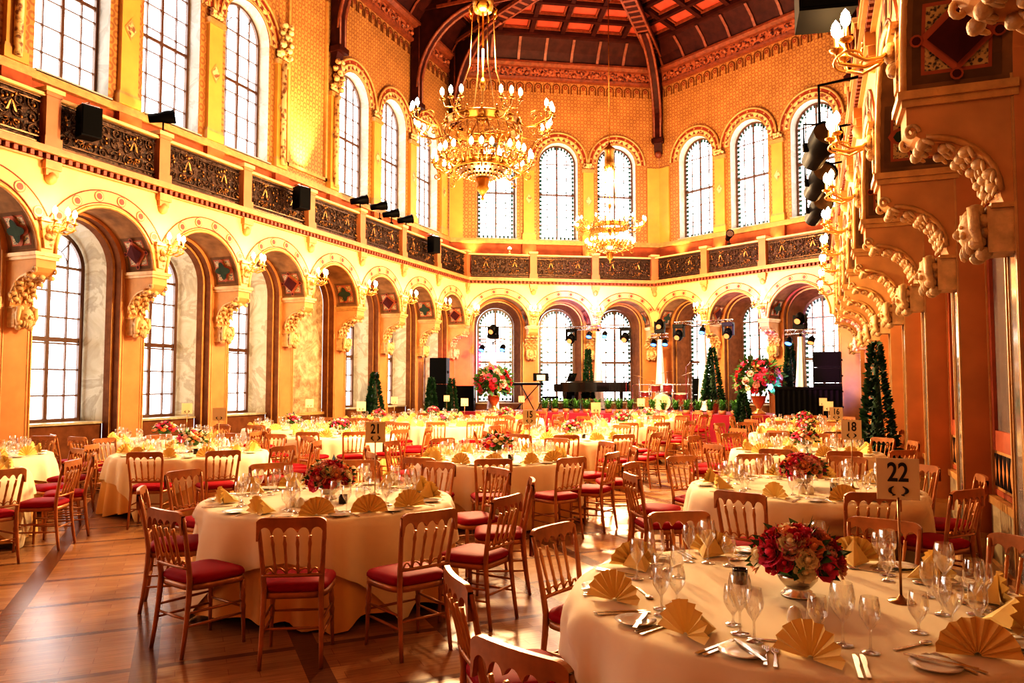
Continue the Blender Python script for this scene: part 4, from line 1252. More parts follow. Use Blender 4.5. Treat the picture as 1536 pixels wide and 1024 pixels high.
for ti, (key, tx, ty, ph, lv, num, seats) in enumerate(TABLES):
    rt = R.uniform(0, 6.28) if key not in ('T21', 'T22') else 0
    ang = seats or [15 + 30 * k + R.uniform(-4, 4) for k in range(12)]
    def radius(a): return RAD.get((key, a), 1.20 if tx > -1 and abs(a) < 50 else None)
    dn = [(rad(a) , radius(a)) for a in ang if radius(a) and radius(a) < 1.3]
    um, om = UND[ti % 3], OVR[ti % 3]
    if dn: rt = 0; um = cloth_mesh(1 + ti % 3, 1.0, .742, 0, .02, .12, 'undercloth', MT['under'], .4, dn); om = cloth_mesh(1 + ti % 3, 1.012, .752, 1.30, 0, .123, 'tablecloth', MT['cloth'], .35, dn)
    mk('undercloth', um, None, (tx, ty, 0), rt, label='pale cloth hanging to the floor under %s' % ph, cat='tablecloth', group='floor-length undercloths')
    mk('tablecloth', om, None, (tx, ty, 0), rt, label='ivory square cloth laid over %s' % ph, cat='tablecloth', group='ivory top cloths')
    hw = hour_words(ang)
    for a, h in zip(ang, hw):
        d = rad(a); o = Vector((cos(d), sin(d), 0)); tg = Vector((-sin(d), cos(d), 0)); c = Vector((tx, ty, TZ))
        at = "at %s o'clock of %s" % (h, ph)
        # ---- chair
        rr_ = radius(a) or 1.38 + R.uniform(-.02, .10)
        px, py = tx + rr_ * cos(d), ty + rr_ * sin(d)
        jit = rad(R.uniform(-9, 9)) if key not in ('T21', 'T22') else {('T21', -91): rad(-14), ('T21', -36): rad(6), ('T22', -118): rad(6), ('T22', -152): rad(12)}.get((key, a), 0)
        ok = all((px - u) ** 2 + (py - v) ** 2 > .52 ** 2 for u, v in chairs) and all((px - u) ** 2 + (py - v) ** 2 > 1.42 ** 2 for u, v in TPOS if (u, v) != (tx, ty))
        if px < -11.5 or py > 22.75 or px > 1.22: ok = False
        if px < -10.9 and abs(((24.15 - py) / 2.25) % 1 - .0) < .25: ok = px > -11.2
        if py < 1.2 or (py > 20.75 and px < -9.3) or any((px - u) ** 2 + (py - v) ** 2 < .68 ** 2 for u, v in ((-11.4, 18.4), (.95, 13.5))): ok = False
        if ok:
            chairs.append((px, py))
            place_chair(px, py, d + pi / 2 + jit, 0 if lv == 0 else 1, 'gilt chair, red seat pad, %s, stage at twelve' % at, 'gilt banquet chairs with red seats')
        if lv == 2 and cos(d - math.atan2(ty, tx)) > 2: continue
        def put(name, me, r, t, rz, label, group, dz=0.):
            p = c + o * r + tg * t
            return mk(name, me, None, (p.x, p.y, TZ + dz), rz, label=label, cat=name.replace('_', ' '), group=group)
        bz = d + pi / 2
        put('fan_napkin', ME_NAP, .84, R.uniform(-.02, .02), bz + R.choice((-.7, -.3, 0, .25, .6)) * R.uniform(.6, 1.3), 'yellow fan-folded napkin standing %s' % at, 'yellow fan-folded napkins')
        put('bread_plate', ME_PLATE, .86, -.215, 0, 'small white bread plate %s' % at, 'white bread plates')
        put('red_wine_glass', G_RED, .66 + R.uniform(-.02, .02), .13, 0, 'tall clear wine glass %s' % at, 'tall wine glasses')
        put('water_goblet', G_WAT, .58 + R.uniform(-.02, .02), .05, 0, 'short clear water goblet %s' % at, 'water goblets')
        if lv < 2 or R.random() < .4: put('white_wine_glass', G_WHT, .70, .215, 0, 'slim clear wine glass %s' % at, 'slim wine glasses')
        if key in ('T22', 'T21', 'T18', 'B'):
            put('table_knife', ME_KN, .86, .155, bz, 'silver table knife %s' % at, 'silver table knives')
            put('table_fork', ME_FK, .86, -.105, bz, 'silver table fork %s' % at, 'silver table forks')
            put('dessert_spoon', ME_SPN, .68, -.10, d + .05, 'silver dessert spoon %s' % at, 'silver dessert spoons')
            if key == 'T22':
                put('bread_knife', ME_KN, .86, -.19, bz + .5, 'small silver knife lying on the bread plate %s' % at, 'small silver knives', .0165)
                put('starter_fork', ME_FK, .85, -.125 - .012, bz, 'second silver fork %s' % at, 'silver starter forks')
                put('starter_knife', ME_KN, .85, .18, bz, 'second silver knife %s' % at, 'silver starter knives')
    bouquet(tx, ty, 'round bouquet of red, pink and cream blooms on %s' % ph, key in ('T22', 'T21', 'T18'), ti + 1)
    yaw = math.atan2(ty, tx) - pi / 2
    card(tx + (.42 if key != 'T21' else .22), ty + .06 + (.0 if key != 'T21' else .3), num, 'cream number card on a thin pole on %s' % ph, yaw)
    if lv < 2:
        sx = c + Vector((.03, -.46, 0))
        for k, w in ((-.035, 'salt'), (.035, 'pepper')):
            mk('%s_shaker' % w, ME_SHAKE, None, (sx.x + k, sx.y, TZ), label='white china %s shaker on %s' % (w, ph), cat='shaker', group='white china shakers')
        mk('candle_holder', ME_CANDLE, None, (tx - .26 if key == 'T22' else tx + .26, ty + (.12 if key == 'T22' else -.18), TZ), label='dark glass candle holder on %s' % ph, cat='candle holder', group='dark candle holders')

# ---------------------------------------------------------------- stage
ST = .8
m = MB()
poly = [(-11.2, 22.75), (-1.0, 22.95), (.45, 24.15), (AX, AY - .1), (XL + .15, 24.15)]
m.prism(poly, lambda a, b, t: (a, b, t), 0, ST, 0)
obj('stage_platform', m, MT['carpet'], label='low stage covered in crimson carpet in front of the end windows', cat='stage')
def topiary(x, y, z, h, r, label, pot=True, seed=1, mat='leafd'):
    t = thing('topiary_tree', label, 'potted tree', (x, y, z), 0, 'cone-shaped topiary trees')
    ph = .36 if pot else .22
    m = MB(); m.lathe([(0, 0), (.14, 0), (.19, ph * .9), (.21, ph * .9), (.21, ph), (.17, ph), (0, ph - .03)], 14); obj('pot', m, MT['terra'], t)
    m = MB(); m.tube([(0, 0, ph - .05), (0, 0, ph + h * .8)], .025, 6); obj('trunk', m, MT['wood'], t)
    rr = random.Random(seed); m = MB()
    m.lathe([(r * .5, ph + .06), (r * .5, ph + .15), (.02, ph + h * .9)], 10)
    for i in range(1700):
        u = rr.random() ** 1.5; a = rr.uniform(0, 2 * pi); zz = ph + .04 + u * (h - .06)
        q = r * (1 - u) * rr.uniform(.75, 1.08) + .02
        p = Vector((q * cos(a), q * sin(a), zz)); d = Vector((cos(a), sin(a), rr.uniform(-.2, .9))).normalized(); s = d.orthogonal().normalized()
        l = rr.uniform(.07, .13)
        m.add([p, p + d * l * .5 + s * l * .3, p + d * l, p + d * l * .5 - s * l * .3], [(0, 1, 2, 3)])
    obj('foliage', m, MT[mat], t); return t
topiary(-11.4, 18.4, 0, 1.65, .30, 'dark green cone tree standing in the window bay beyond the last dining chairs', seed=2)
topiary(-11.05, 21.14, 0, 1.55, .20, 'dark green cone tree just left of the tall black loudspeaker', seed=3)
topiary(-10.45, 21.35, 0, 1.5, .20, 'dark green cone tree just right of the tall black loudspeaker', seed=4)
topiary(-7.3, 25.72, ST, 1.75, .13, 'slim cone tree with fairy lights behind the grand piano', seed=5)
topiary(-2.87, 24.1, ST, 1.65, .28, 'cone tree in a terracotta pot right of the drum kit', seed=6)
topiary(-1.85, 22.4, 0, 1.25, .30, 'small dark cone tree on the floor at the front corner of the stage', False, seed=7)
topiary(-.62, 24.45, ST, 1.75, .22, 'dark cone tree behind the black covered desk', seed=8)
topiary(.95, 13.5, 0, 2.0, .26, 'tall dark cone tree against the panelled wall', seed=9)
# ferns along the stage edge
rr = random.Random(9)
FORD = ORD + ['thirteenth', 'fourteenth', 'fifteenth', 'sixteenth', 'seventeenth', 'eighteenth']
for k in range(18):
    x = -8.0 + k * .345
    t = thing('potted_fern', 'green fern in the row along the stage front, %s from the piano-bench end' % FORD[k], 'fern', (x, 23.12 + rr.uniform(-.03, .08), ST), 0, 'ferns along the stage front')
    m = MB(); m.lathe([(0, 0), (.10, 0), (.12, .12), (0, .12)], 10); obj('pot', m, MT['terra'], t)
    m = MB()
    for i in range(80):
        a = rr.uniform(0, 6.28); L_ = rr.uniform(.12, .24); up = rr.uniform(.05, .36)
        pts = [Vector((L_ * u * cos(a), L_ * u * sin(a), .10 + up * sin(u * 2.2))) for u in (0, .25, .5, .75, 1)]
        s = Vector((-sin(a), cos(a), 0))
        for i2 in range(4):
            w0, w1 = .035 * (1 - i2 / 4.2), .035 * (1 - (i2 + 1) / 4.2)
            m.add([pts[i2] - s * w0, pts[i2] + s * w0, pts[i2 + 1] + s * w1, pts[i2 + 1] - s * w1], [(0, 1, 2, 3)])
    obj('fronds', m, MT['fern'], t)
# large flower urns
def flower_urn(x, y, z, r, label, seed, base):
    t = thing('flower_urn', label, 'flower arrangement', (x, y, z), 0, 'large flower arrangements by the stage')
    m = MB(); m.lathe([(0, 0), (.2, 0), (.2, .05), (.08, .12), (.07, .2), (.18, .35), (.22, base), (.24, base), (.2, base - .03), (0, base - .05)], 18); obj('urn', m, MT['gold'], t)
    rr = random.Random(seed); m = MB(); c = (0, 0, base + r * .75)
    leaves_mb(m, c, (r, r, r * .95), 420, .20, rr, 0, -.7); m.ball(c, (r * .6, r * .6, r * .55), 10, 8, 0)
    obj('foliage', m, MT['leaf'], t)
    n = 60
    for i in range(n):
        zz = 1 - i / n * 1.6; q = math.sqrt(max(0, 1 - zz * zz)); th = i * 2.39996 + rr.uniform(-.3, .3)
        k = rr.uniform(.80, 1.06)
        p = Vector((c[0] + r * k * q * cos(th), c[1] + r * k * q * sin(th), c[2] + r * .95 * k * zz))
        o = mk('bloom', BL[rr.choice([0, 0, 0, 1, 1, 1, 5, 6, 7, 2, 6, 3])], t, p)
        d = Vector((q * cos(th), q * sin(th), zz * .8 + .15)).normalized(); o.rotation_euler = d.to_track_quat('Z', 'Y').to_euler(); s = rr.uniform(1.5, 3.0); o.scale = (s, s, s)
    return t
flower_urn(-9.85, 23.3, ST, .56, 'tall urn of red and pink flowers beside the black floor loudspeaker', 5, .52)
flower_urn(-1.5, 23.8, ST, .66, 'largest urn of red and magenta flowers, on the stage between cone trees', 6, .55)
# loudspeakers
def speaker(x, y, z, w, d, h, rz, label, stack=1, bracket=False):
    t = thing('loudspeaker', label, 'loudspeaker', (x, y, z), rz, 'black loudspeakers')
    m = MB()
    for k in range(stack):
        z0 = k * h / stack; z1 = z0 + h / stack - .01
        m.prism([(-w / 2, -d / 2), (w / 2, -d / 2), (w * .42, d / 2), (-w * .42, d / 2)], lambda a, b, t: (a, b, t), z0, z1)
        m.box(-w / 2 - .004, w / 2 + .004, -d * .1, d * .1, z0 + h / stack * .4, z0 + h / stack * .5)
    obj('cabinet', m, MT['black'], t)
    m = MB()
    for k in range(stack): m.box(-w * .46, w * .46, -d / 2 - .012, -d / 2, k * h / stack + .03, (k + 1) * h / stack - .04)
    obj('grille', m, MT['grille'], t)
    if bracket:
        m = MB(); m.tube([(0, 0, h), (0, 0, h + .07), (0, d * .9, h + .09)], .018, 6); m.box(-w * .45, w * .45, -d * .3, d * .3, h - .0, h + .02); obj('bracket', m, MT['chrome'], t)
    return t
speaker(-11.2, 22.05, 0, .56, .5, 2.55, rad(8), 'tall black stacked loudspeaker between two cone trees', 3)
speaker(-10.85, 23.3, ST, .6, .5, .85, rad(12), 'black floor loudspeaker left of the flower urn', 1)
speaker(.42, 22.95, 0, .72, .6, 2.6, rad(-10), 'tall black line-array stack in the corner by the panelled wall', 6)
speaker(-8.0, 26.0, ST, .3, .3, .9, 0, 'slim black monitor loudspeaker behind the piano tail')
speaker(-3.55, 25.95, ST, .34, .3, 1.1, 0, 'slim black loudspeaker against the window right of the drum kit', 2)
# black skirted desk
t = thing('sound_desk', 'wide black-skirted desk standing before the corner loudspeaker stack', 'desk', (-.12, 22.2, 0))
m = MB(); m.box(-.85, .85, -.3, .3, 1.55, 1.62); obj('desk_top', m, MT['black'], t)
m = MB(); n = 60
pl = [(-.84 + 1.68 * i / n, -.28 + .015 * sin(i * 1.3)) for i in range(n + 1)]
m.add([(x, y, z) for z in (.01, 1.55) for x, y in pl], [(i, i + 1, n + 2 + i, n + 1 + i) for i in range(n)], 0, True); m.box(-.84, -.80, -.28, .28, .01, 1.55); m.box(.80, .84, -.28, .28, .01, 1.55)
obj('skirt', m, MT['grille'], t)
# grand piano
t = thing('grand_piano', 'black grand piano with its lid closed on the stage', 'piano', (-7.75, 24.8, ST), rad(-4))
t.scale = (.82, .92, 1)
def pout(k):
    pts = [(.0, -.74), (.85, -.74)]
    for i in range(9):
        u = i / 8; pts.append((.85 + 1.55 * u, -.74 + .95 * (u * u * (3 - 2 * u))))
    pts += [(2.5, .40), (2.48, .62), (2.38, .74), (0, .74)]
    return [(1.2 + (x - 1.2) * k, y * k) for x, y in pts]
m = MB(); m.prism(pout(1), lambda a, b, t: (a, b, t), .64, .96, 0); obj('body', m, MT['gloss'], t)
m = MB(); m.prism(pout(1.015), lambda a, b, t: (a, b, t), .97, 1.0, 0); obj('lid', m, MT['gloss'], t)
m = MB(); m.box(-.28, .05, -.74, .74, .64, .72, 0); m.box(-.28, .05, -.76, -.66, .72, .90, 0); m.box(-.28, .05, .66, .76, .72, .90, 0); obj('key_bed', m, MT['gloss'], t)
m = MB(); m.box(-.25, -.08, -.65, .65, .72, .745, 0)
for k in range(36): m.box(-.18, -.08, -.64 + k * .0355, -.622 + k * .0355, .745, .757, 1) if k % 7 not in (2, 6) else None
obj('keyboard', m, [MT['china'], MT['black']], t)
m = MB(); m.add([(.12, -.4, 1.0), (.12, .4, 1.0), (.24, .4, 1.26), (.24, -.4, 1.26)], [(0, 1, 2, 3)]); m.box(.10, .14, -.4, .4, 1.0, 1.02); obj('music_desk', m, MT['gloss'], t)
for x, y in ((.12, -.62), (.12, .62), (2.15, .42)):
    m = MB(); m.lathe([(.03, .03), (.055, .06), (.05, .3), (.085, .52), (.085, .64)], 8, (x, y, 0)); m.ball((x, y, .035), .035, 8, 6); obj('leg', m, MT['gloss'], t)
m = MB(); m.tube([(.25, -.08, .64), (.22, -.06, .14)], .02, 6); m.tube([(.25, .08, .64), (.22, .06, .14)], .02, 6); m.box(.14, .3, -.1, .1, .08, .14); obj('pedal_lyre', m, MT['gloss'], t)
t = thing('piano_bench', 'black padded bench at the keyboard end of the piano', 'bench', (-8.4, 24.85, ST), rad(-4))
m = MB(); m.box(-.17, .17, -.35, .35, .40, .48); obj('seat', m, MT['black'], t)
for x in (-.14, .14):
    for y in (-.31, .31): m = MB(); m.box(x - .02, x + .02, y - .02, y + .02, 0, .40); obj('leg', m, MT['gloss'], t)
# music stand
t = thing('music_stand', 'black music stand with a pale score left of the piano', 'music stand', (-8.35, 23.75, ST), rad(20))
m = MB(); m.tube([(0, 0, .25), (0, 0, 1.05)], .012, 6)
for k in range(3): m.tube([(0, 0, .3), (.28 * cos(k * 2.1), .28 * sin(k * 2.1), .01)], .01, 5)
obj('tripod', m, MT['black'], t)
m = MB(); m.add([(-.26, -.08, 1.0), (.26, -.08, 1.0), (.26, .12, 1.26), (-.26, .12, 1.26)], [(0, 1, 2, 3)]); m.box(-.26, .26, -.13, -.08, .995, 1.005); obj('desk', m, MT['black'], t)
m = MB(); m.add([(-.14, -.077, 1.02), (.14, -.077, 1.02), (.14, .06, 1.20), (-.14, .06, 1.20)], [(0, 1, 2, 3)]); obj('score', m, MT['card'], t)
# keyboard on stand
t = thing('stage_keyboard', 'black electric keyboard on a crossed stand between music stand and piano', 'keyboard', (-9.35, 25.15, ST), rad(-20))
m = MB(); m.box(-.62, .62, -.15, .15, .86, .94); obj('case', m, MT['black'], t)
m = MB(); m.box(-.56, .56, -.14, .0, .94, .952); obj('keys', m, MT['china'], t)
for s in (-1, 1): m = MB(); m.tube([(s * .4, -.12, .01), (-s * .4, .12, .86)], .016, 6); obj('stand_leg', m, MT['black'], t)
# drum kit
t = thing('drum_kit', 'drum kit with cymbals on a chrome rack in the apse', 'drum kit', (-4.68, 25.5, ST), rad(6))
def drum(nm, c, r, h, ax=None):
    M_ = Matrix.Translation(c) @ (Matrix.Rotation(pi / 2, 4, 'X') if ax else Matrix.Rotation(.15, 4, 'X'))
    m = MB(); m.lathe([(r, 0), (r, h)], 20, M=M_, mi=0); m.lathe([(0, h), (r * .98, h)], 20, M=M_, mi=1); m.lathe([(0, 0), (r * .98, 0)], 20, M=M_, mi=1)
    for z in (0, h): m.tube([M_ @ Vector((r * 1.02 * cos(k * pi / 10), r * 1.02 * sin(k * pi / 10), z)) for k in range(20)], .013, 5, 2, False, True)
    obj(nm, m, [MT['drum'], MT['card'], MT['chrome']], t)
drum('bass_drum', (0, .2, .30), .29, .42, 1); drum('tom', (-.2, -.05, .66), .16, .2); drum('tom', (.2, -.05, .66), .17, .22); drum('floor_tom', (.6, .1, .2), .22, .38); drum('snare_drum', (-.55, .15, .5), .18, .14)
for x, y, z, a in ((-.75, 0, 1.15, .25), (.15, .3, 1.3, -.2), (.85, .1, 1.25, -.35), (-.35, .35, 1.0, .1)):
    m = MB(); M_ = Matrix.Translation((x, y, z)) @ Matrix.Rotation(a, 4, 'Y'); m.lathe([(0, .03), (.04, .025), (.06, .008), (.23, 0)], 18, M=M_); cy = obj('cymbal', m, MT['gold'], t)
    m = MB(); m.tube([(x, y, z), (x, y, .3)], .012, 6)
    for k in range(3): m.tube([(x, y, .35), (x + .22 * cos(k * 2.1), y + .22 * sin(k * 2.1), .01)], .010, 5)
    obj('stand', m, MT['chrome'], cy)
m = MB(); m.tube([(-.95, -.25, 0), (-.95, -.25, .88), (.95, -.25, .88), (.95, -.25, 0)], .022, 8); m.tube([(-.4, -.25, 0), (-.4, -.25, .88)], .018, 6); m.tube([(.35, -.25, 0), (.35, -.25, .88)], .018, 6); obj('rack', m, MT['chrome'], t)
t = thing('drum_stool', 'round black drum stool behind the kit', 'stool', (-4.6, 26.1, ST))
m = MB(); m.lathe([(0, .46), (.17, .46), (.18, .5), (.16, .54), (0, .55)], 16); obj('seat', m, MT['black'], t)
m = MB(); m.tube([(0, 0, .1), (0, 0, .46)], .02, 6); [m.tube([(0, 0, .2), (.24 * cos(k * 2.1), .24 * sin(k * 2.1), .01)], .014, 5) for k in range(3)]; obj('tripod', m, MT['chrome'], t)
for x, y, w in ((-5.62, 24.3, 'left of the drum kit'), (-3.75, 24.6, 'right of the drum kit')):
    t = thing('microphone_stand', 'chrome microphone stand ' + w, 'microphone stand', (x, y, ST), 0, 'microphone stands')
    m = MB(); m.lathe([(0, 0), (.13, 0), (.13, .015), (.02, .03)], 14); m.tube([(0, 0, .02), (0, 0, 1.45), (.2, -.3, 1.6)], .012, 6); obj('stand', m, MT['chrome'], t)
    m = MB(); m.ball((.22, -.33, 1.62), (.03, .03, .045), 8, 6); obj('microphone', m, MT['black'], t)
# lighting trees with draped legs
def par(t, x, y, z, mat, aim):
    m = MB(); M_ = Matrix.Translation((x, y, z)) @ Matrix.Rotation(aim, 4, 'X')
    m.lathe([(.05, .12), (.09, .06), (.10, -.10), (.105, -.12)], 12, M=M_, mi=0); m.lathe([(0, -.095), (.095, -.095)], 12, M=M_, mi=1)
    m.tube([(x - .11, y, z), (x - .11, y, z + .14), (x + .11, y, z + .14), (x + .11, y, z)], .010, 5)
    obj('par_can', m, [MT['black'], MT[mat]], t)
def moving_head(t, x, y, z, flip=1, mat='amber'):
    h = MB()
    h.box(x - .17, x + .17, y - .14, y + .14, z - .06 * flip if flip > 0 else z, z + (.06 if flip > 0 else .12))
    h.box(x - .19, x - .14, y - .06, y + .06, z - .36 * flip if flip > 0 else z + .1, z if flip > 0 else z + .40); h.box(x + .14, x + .19, y - .06, y + .06, z - .36 * flip if flip > 0 else z + .1, z if flip > 0 else z + .40)
    zc_ = z - .30 * flip
    h.ball((x, y, zc_), (.14, .16, .19), 12, 8); h.lathe([(.10, 0), (.11, .1), (.09, .12)], 12, M=Matrix.Translation((x, y - .12, zc_ - .05)) @ Matrix.Rotation(rad(115), 4, 'X'))
    p = obj('moving_head', h, MT['black'], t)
    l = MB(); l.lathe([(0, .115), (.088, .115)], 12, M=Matrix.Translation((x, y - .12, zc_ - .05)) @ Matrix.Rotation(rad(115), 4, 'X')); obj('lens', l, MT[mat], p)
def tree(x, y, h, wbar, label, heads, pars, rz=0., drape=True):
    t = thing('lighting_stand', label, 'stage light', (x, y, ST), rz, 'stage lighting trees')
    m = MB(); m.tube([(0, 0, .02), (0, 0, h)], .03, 8); m.lathe([(0, 0), (.3, 0), (.3, .02), (.03, .05)], 12)
    obj('mast', m, MT['black'], t)
    m = MB()
    for dz in (0, .12):
        m.tube([(-wbar / 2, 0, h + dz), (wbar / 2, 0, h + dz)], .022, 8)
    n = max(2, int(wbar / .2))
    for k in range(n):
        x0 = -wbar / 2 + k * wbar / n; m.tube([(x0, 0, h), (x0 + wbar / n / 2, 0, h + .12), (x0 + wbar / n, 0, h)], .010, 5)
    obj('crossbar', m, MT['chrome'], t)
    if drape:
        m = MB(); n = 24; vs = []
        for i in range(9):
            u = i / 8; r = .07 + .13 * u ** 1.4
            for j in range(n):
                a = 2 * pi * j / n; q = r * (1 + .18 * sin(6 * a + u)); vs.append((q * cos(a), q * sin(a), (h - .12) * (1 - u) + .03))
        m.add(vs, [(i * n + j, i * n + (j + 1) % n, (i + 1) * n + (j + 1) % n, (i + 1) * n + j) for i in range(8) for j in range(n)], 0, True)
        obj('drape', m, MT['drape'], t)
    for hx, fl in heads: moving_head(t, hx, 0, h - .03 if fl > 0 else h + .14, fl)
    for pxx, mt in pars: par(t, pxx, -.10, h - .2, mt, rad(-35))
    return t
tree(-10.3, 24.3, 2.35, .95, 'lighting stand with a single moving head above the left flower urn', [(0, -1)], [(-.38, 'blue'), (.4, 'blue')])
tree(-7.05, 26.18, 2.85, 2.3, 'wide lighting stand with two hanging moving heads behind the piano', [(-1.0, 1), (.98, 1)], [(-.3, 'blue'), (.27, 'blue')])
tree(-4.95, 26.65, 2.55, .6, 'lighting stand with one upright moving head at the apse point', [(0, -1)], [(-.2, 'blue'), (.2, 'blue')])
tree(-3.3, 25.4, 2.85, 1.95, 'wide lighting stand with two hanging moving heads right of the drums', [(-.82, 1), (.82, 1)], [(.0, 'blue')], rad(-10))
tree(-.3, 23.45, 2.35, .9, 'lighting stand with an upright moving head beside the corner loudspeaker stack', [(0, -1)], [(-.3, 'blue'), (.35, 'amber')], rad(-20))

# ---------------------------------------------------------------- equipment on the balcony
def on(fr, s, d, z): return fr.p(s, d, z)
for s, z0, lab in ((8.85, 5.72, 'black loudspeaker hung on the balcony by the first tall upper windows'), (14.45, 5.75, 'black loudspeaker hung on the balcony below the bright uplit niche'), (21.1, 5.8, 'black loudspeaker hung on the balcony nearest the stage corner')):
    p = FL.p(s, -.26, z0); speaker(p[0], p[1], z0, .32, .28, .52, rad(75), lab, 1, True)
def flood(fr, s, z, label, big=1.):
    p = fr.p(s, .05, z); t = thing('floodlight', label, 'floodlight', p, fr.rz + .3, 'floodlights clamped to the balcony')
    m = MB(); m.tube([(0, 0, -.05), (0, 0, .16)], .016, 6); m.box(-.05, .05, -.05, .05, -.07, 0); obj('clamp', m, MT['black'], t)
    m = MB(); M_ = Matrix.Translation((0, 0, .26 * big)) @ Matrix.Rotation(rad(75), 4, 'X') @ Matrix.Rotation(.5, 4, 'Y'); m.lathe([(0, -.26), (.08, -.26), (.09, -.05), (.12, .05), (.12, .16), (.14, .2)], 12, M=M_)
    obj('lamp_body', m, MT['black'], t)
    m = MB(); m.lathe([(0, .17), (.115, .17)], 12, M=M_); obj('lens', m, MT['silver'], t); return t
flood(FL, 10.68, 6.46, 'floodlight on the balcony rail before the middle tall window')
flood(FL, 17.4, 6.40, 'floodlight on the balcony rail right of the uplit niche')
flood(FL, 18.4, 6.38, 'larger dark floodlight among the cluster on the balcony rail', 1.3)
flood(FL, 19.05, 6.38, 'second floodlight of the cluster on the balcony rail')
flood(FL, 19.9, 6.38, 'third floodlight of the cluster on the balcony rail')
flood(F2, 3.2, 6.38, 'floodlight on the railing over the lighting trusses')
for s, z, lab in ((9.6, 4.5, 'upper black spotlight fixed to the balcony edge above the panelled wall'), (11.5, 4.55, 'lower black spotlight fixed to the balcony edge above the panelled wall'), (13.6, 4.6, 'farthest black spotlight on the balcony edge of the panelled wall')):
    p = FRR.p(s, -.52, z); t = thing('stage_spotlight', lab, 'spotlight', p, rad(20), 'spotlights on the panelled-wall balcony')
    m = MB(); M_ = Matrix.Rotation(rad(70), 4, 'X'); m.lathe([(0, -.3), (.13, -.28), (.15, 0), (.17, .05), (.17, .28)], 14, M=M_); m.box(-.2, .2, -.02, .02, -.05, .05); obj('body', m, MT['black'], t)
    m = MB(); m.tube([(-.19, 0, 0), (-.19, 0, .28), (.19, 0, .28), (.19, 0, 0)], .014, 6); m.tube([(0, 0, .28), (.0, 0, .75), (.46, -.16, .80)], .018, 6); obj('yoke', m, MT['black'], t)
    m = MB(); m.lathe([(0, .25), (.16, .25)], 14, M=M_); obj('lens', m, MT['smoke'], t)
t = thing('clip_lamp', 'small lit lamp clamped to the railing above the left flower urn', 'lamp', F1.p(-5.35, .05, 6.31), F1.rz)
m = MB(); m.box(-.04, .04, -.04, .04, 0, .05); m.tube([(0, 0, .05), (0, 0, .12)], .015, 6); m.lathe([(.03, .12), (.075, .16), (.08, .18)], 10); obj('holder', m, MT['brass'], t)
m = MB(); m.ball((0, -.01, .20), .065, 10, 8); obj('bulb', m, MT['bulb'], t)
HS = speaker(.16, 7.5, 5.08, .5, .5, 1.1, rad(10), 'large black loudspeaker hung high beside the nearest upper wall sconce', 1, True)

HS.name = 'hanging_loudspeaker'
# ---------------------------------------------------------------- light
def lamp(kind, loc, e, c, size=.1, aim=None, spot=60, blend=.6):
    l = bpy.data.lights.new(kind.lower() + '_light', kind); l.energy = e; l.color = c
    if kind in ('POINT', 'SPOT'): l.shadow_soft_size = size
    if kind == 'SPOT': l.spot_size = rad(spot); l.spot_blend = blend
    if kind == 'AREA': l.size = size
    o = bpy.data.objects.new(l.name, l); o.location = loc; COL.objects.link(o)
    if aim is not None: o.rotation_euler = (Vector(aim) - Vector(loc)).to_track_quat('-Z', 'Y').to_euler()
    return o
WARM = (1., .60, .24)
for p in SC: lamp('POINT', p, E_SC, WARM, .07)
for (x, y), z in ((CH1, 6.36), (CH2, 6.3)):
    lamp('POINT', (x, y, z + 1.25), E_CH * 3, (1., .68, .34), .35); lamp('POINT', (x, y, z - 2.15), E_CH * 5.5, (1., .70, .38), .30)
for y in (1.65, -.6): lamp('POINT', (XL + .42, y, 4.42), E_SC * 1.5, WARM, .07)  # lamps added without fixtures, out of view, to warm the camera end
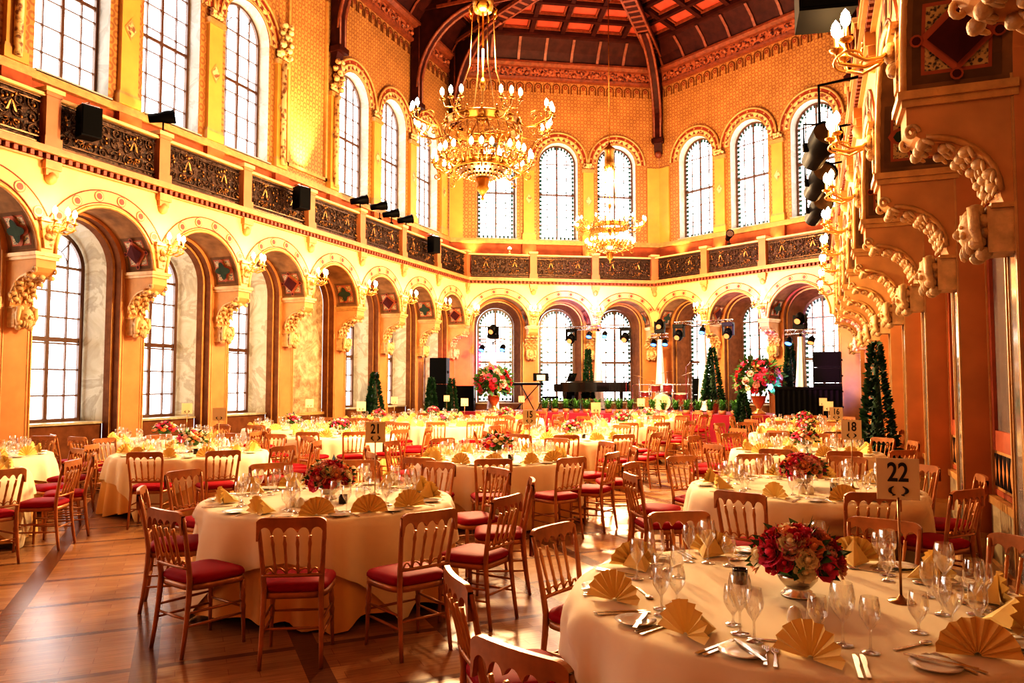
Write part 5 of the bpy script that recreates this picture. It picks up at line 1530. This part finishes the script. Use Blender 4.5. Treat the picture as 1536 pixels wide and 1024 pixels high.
# uplights standing on the balcony
for fr, s, e in ((FL, 12.9, 70), (FL, 10.65, 70), (FL, 19.65, 80), (FL, 21.9, 80), (F1, -2.23, 75), (F1, -4.5, 75), (F1, -6.6, 150), (F2, .5, 130), (F2, 2.23, 75), (F2, 4.5, 75)):
    lamp('SPOT', fr.p(s, .72, 6.2), e, (1., .66, .22), .08, fr.p(s, .95, 10.5), 75)
lamp('SPOT', FL.p(16.0, .30, 6.5), 1500, (1., .72, .32), .06, FL.p(16.0, 1.0, 8.6), 48, .8)
# warm red wash on the roof, coloured stage washes
for y in (6, 12, 18, 22): lamp('SPOT', (AX, y, 8.8), 320, (1., .33, .14), .6, (AX, y + 2.5, 14.5), 120)
lamp('SPOT', (-9.0, 22.3, 2.9), 500, (1., .08, .35), .1, F1.p(-6.9, .65, 2.3), 50)
lamp('SPOT', (-1.9, 20.6, 2.4), 500, (.95, .16, .75), .1, (XR + .6, 22.0, 2.2), 50)
lamp('SPOT', (-7.3, 24.4, 3.4), 330, (.35, .07, 1.), .1, F1.p(-2.4, 0, 4.9), 70)
lamp('SPOT', (-3.0, 23.4, 3.0), 330, (.5, .1, 1.), .1, F2.p(4.6, 0, 4.8), 80)
lamp('SPOT', (-1.2, 23.2, 1.6), 300, (.1, .25, 1.), .1, (-.5, 24.2, 1.8), 70)
lamp('SPOT', (-9.7, 23.3, 1.2), 200, (.15, .25, 1.), .1, (-9.6, 24.6, 1.4), 80)
w = bpy.data.worlds.new('daylight'); scene.world = w; w.use_nodes = True
w.node_tree.nodes['Background'].inputs[0].default_value = (.9, .95, 1, 1); w.node_tree.nodes['Background'].inputs[1].default_value = 1.

# ---------------------------------------------------------------- camera
cam = bpy.data.cameras.new('camera'); cam.sensor_width = 36; cam.lens = 1140 * 36 / 1536; cam.clip_start = .05
co = bpy.data.objects.new('camera', cam); COL.objects.link(co)
co.location = (0, 0, 1.7); co.rotation_euler = (rad(90 + 3.2), 0, rad(21.55))
scene.camera = co
scene.view_settings.view_transform = 'Standard'
scene.view_settings.exposure = EXPO
scene.view_settings.look = 'High Contrast'
cy = scene.cycles
cy.use_denoising = True; cy.max_bounces = 7; cy.diffuse_bounces = 3; cy.glossy_bounces = 3; cy.transparent_max_bounces = 16; cy.transmission_bounces = 4
cy.caustics_reflective = False; cy.caustics_refractive = False; cy.sample_clamp_indirect = 4.; cy.use_light_tree = True
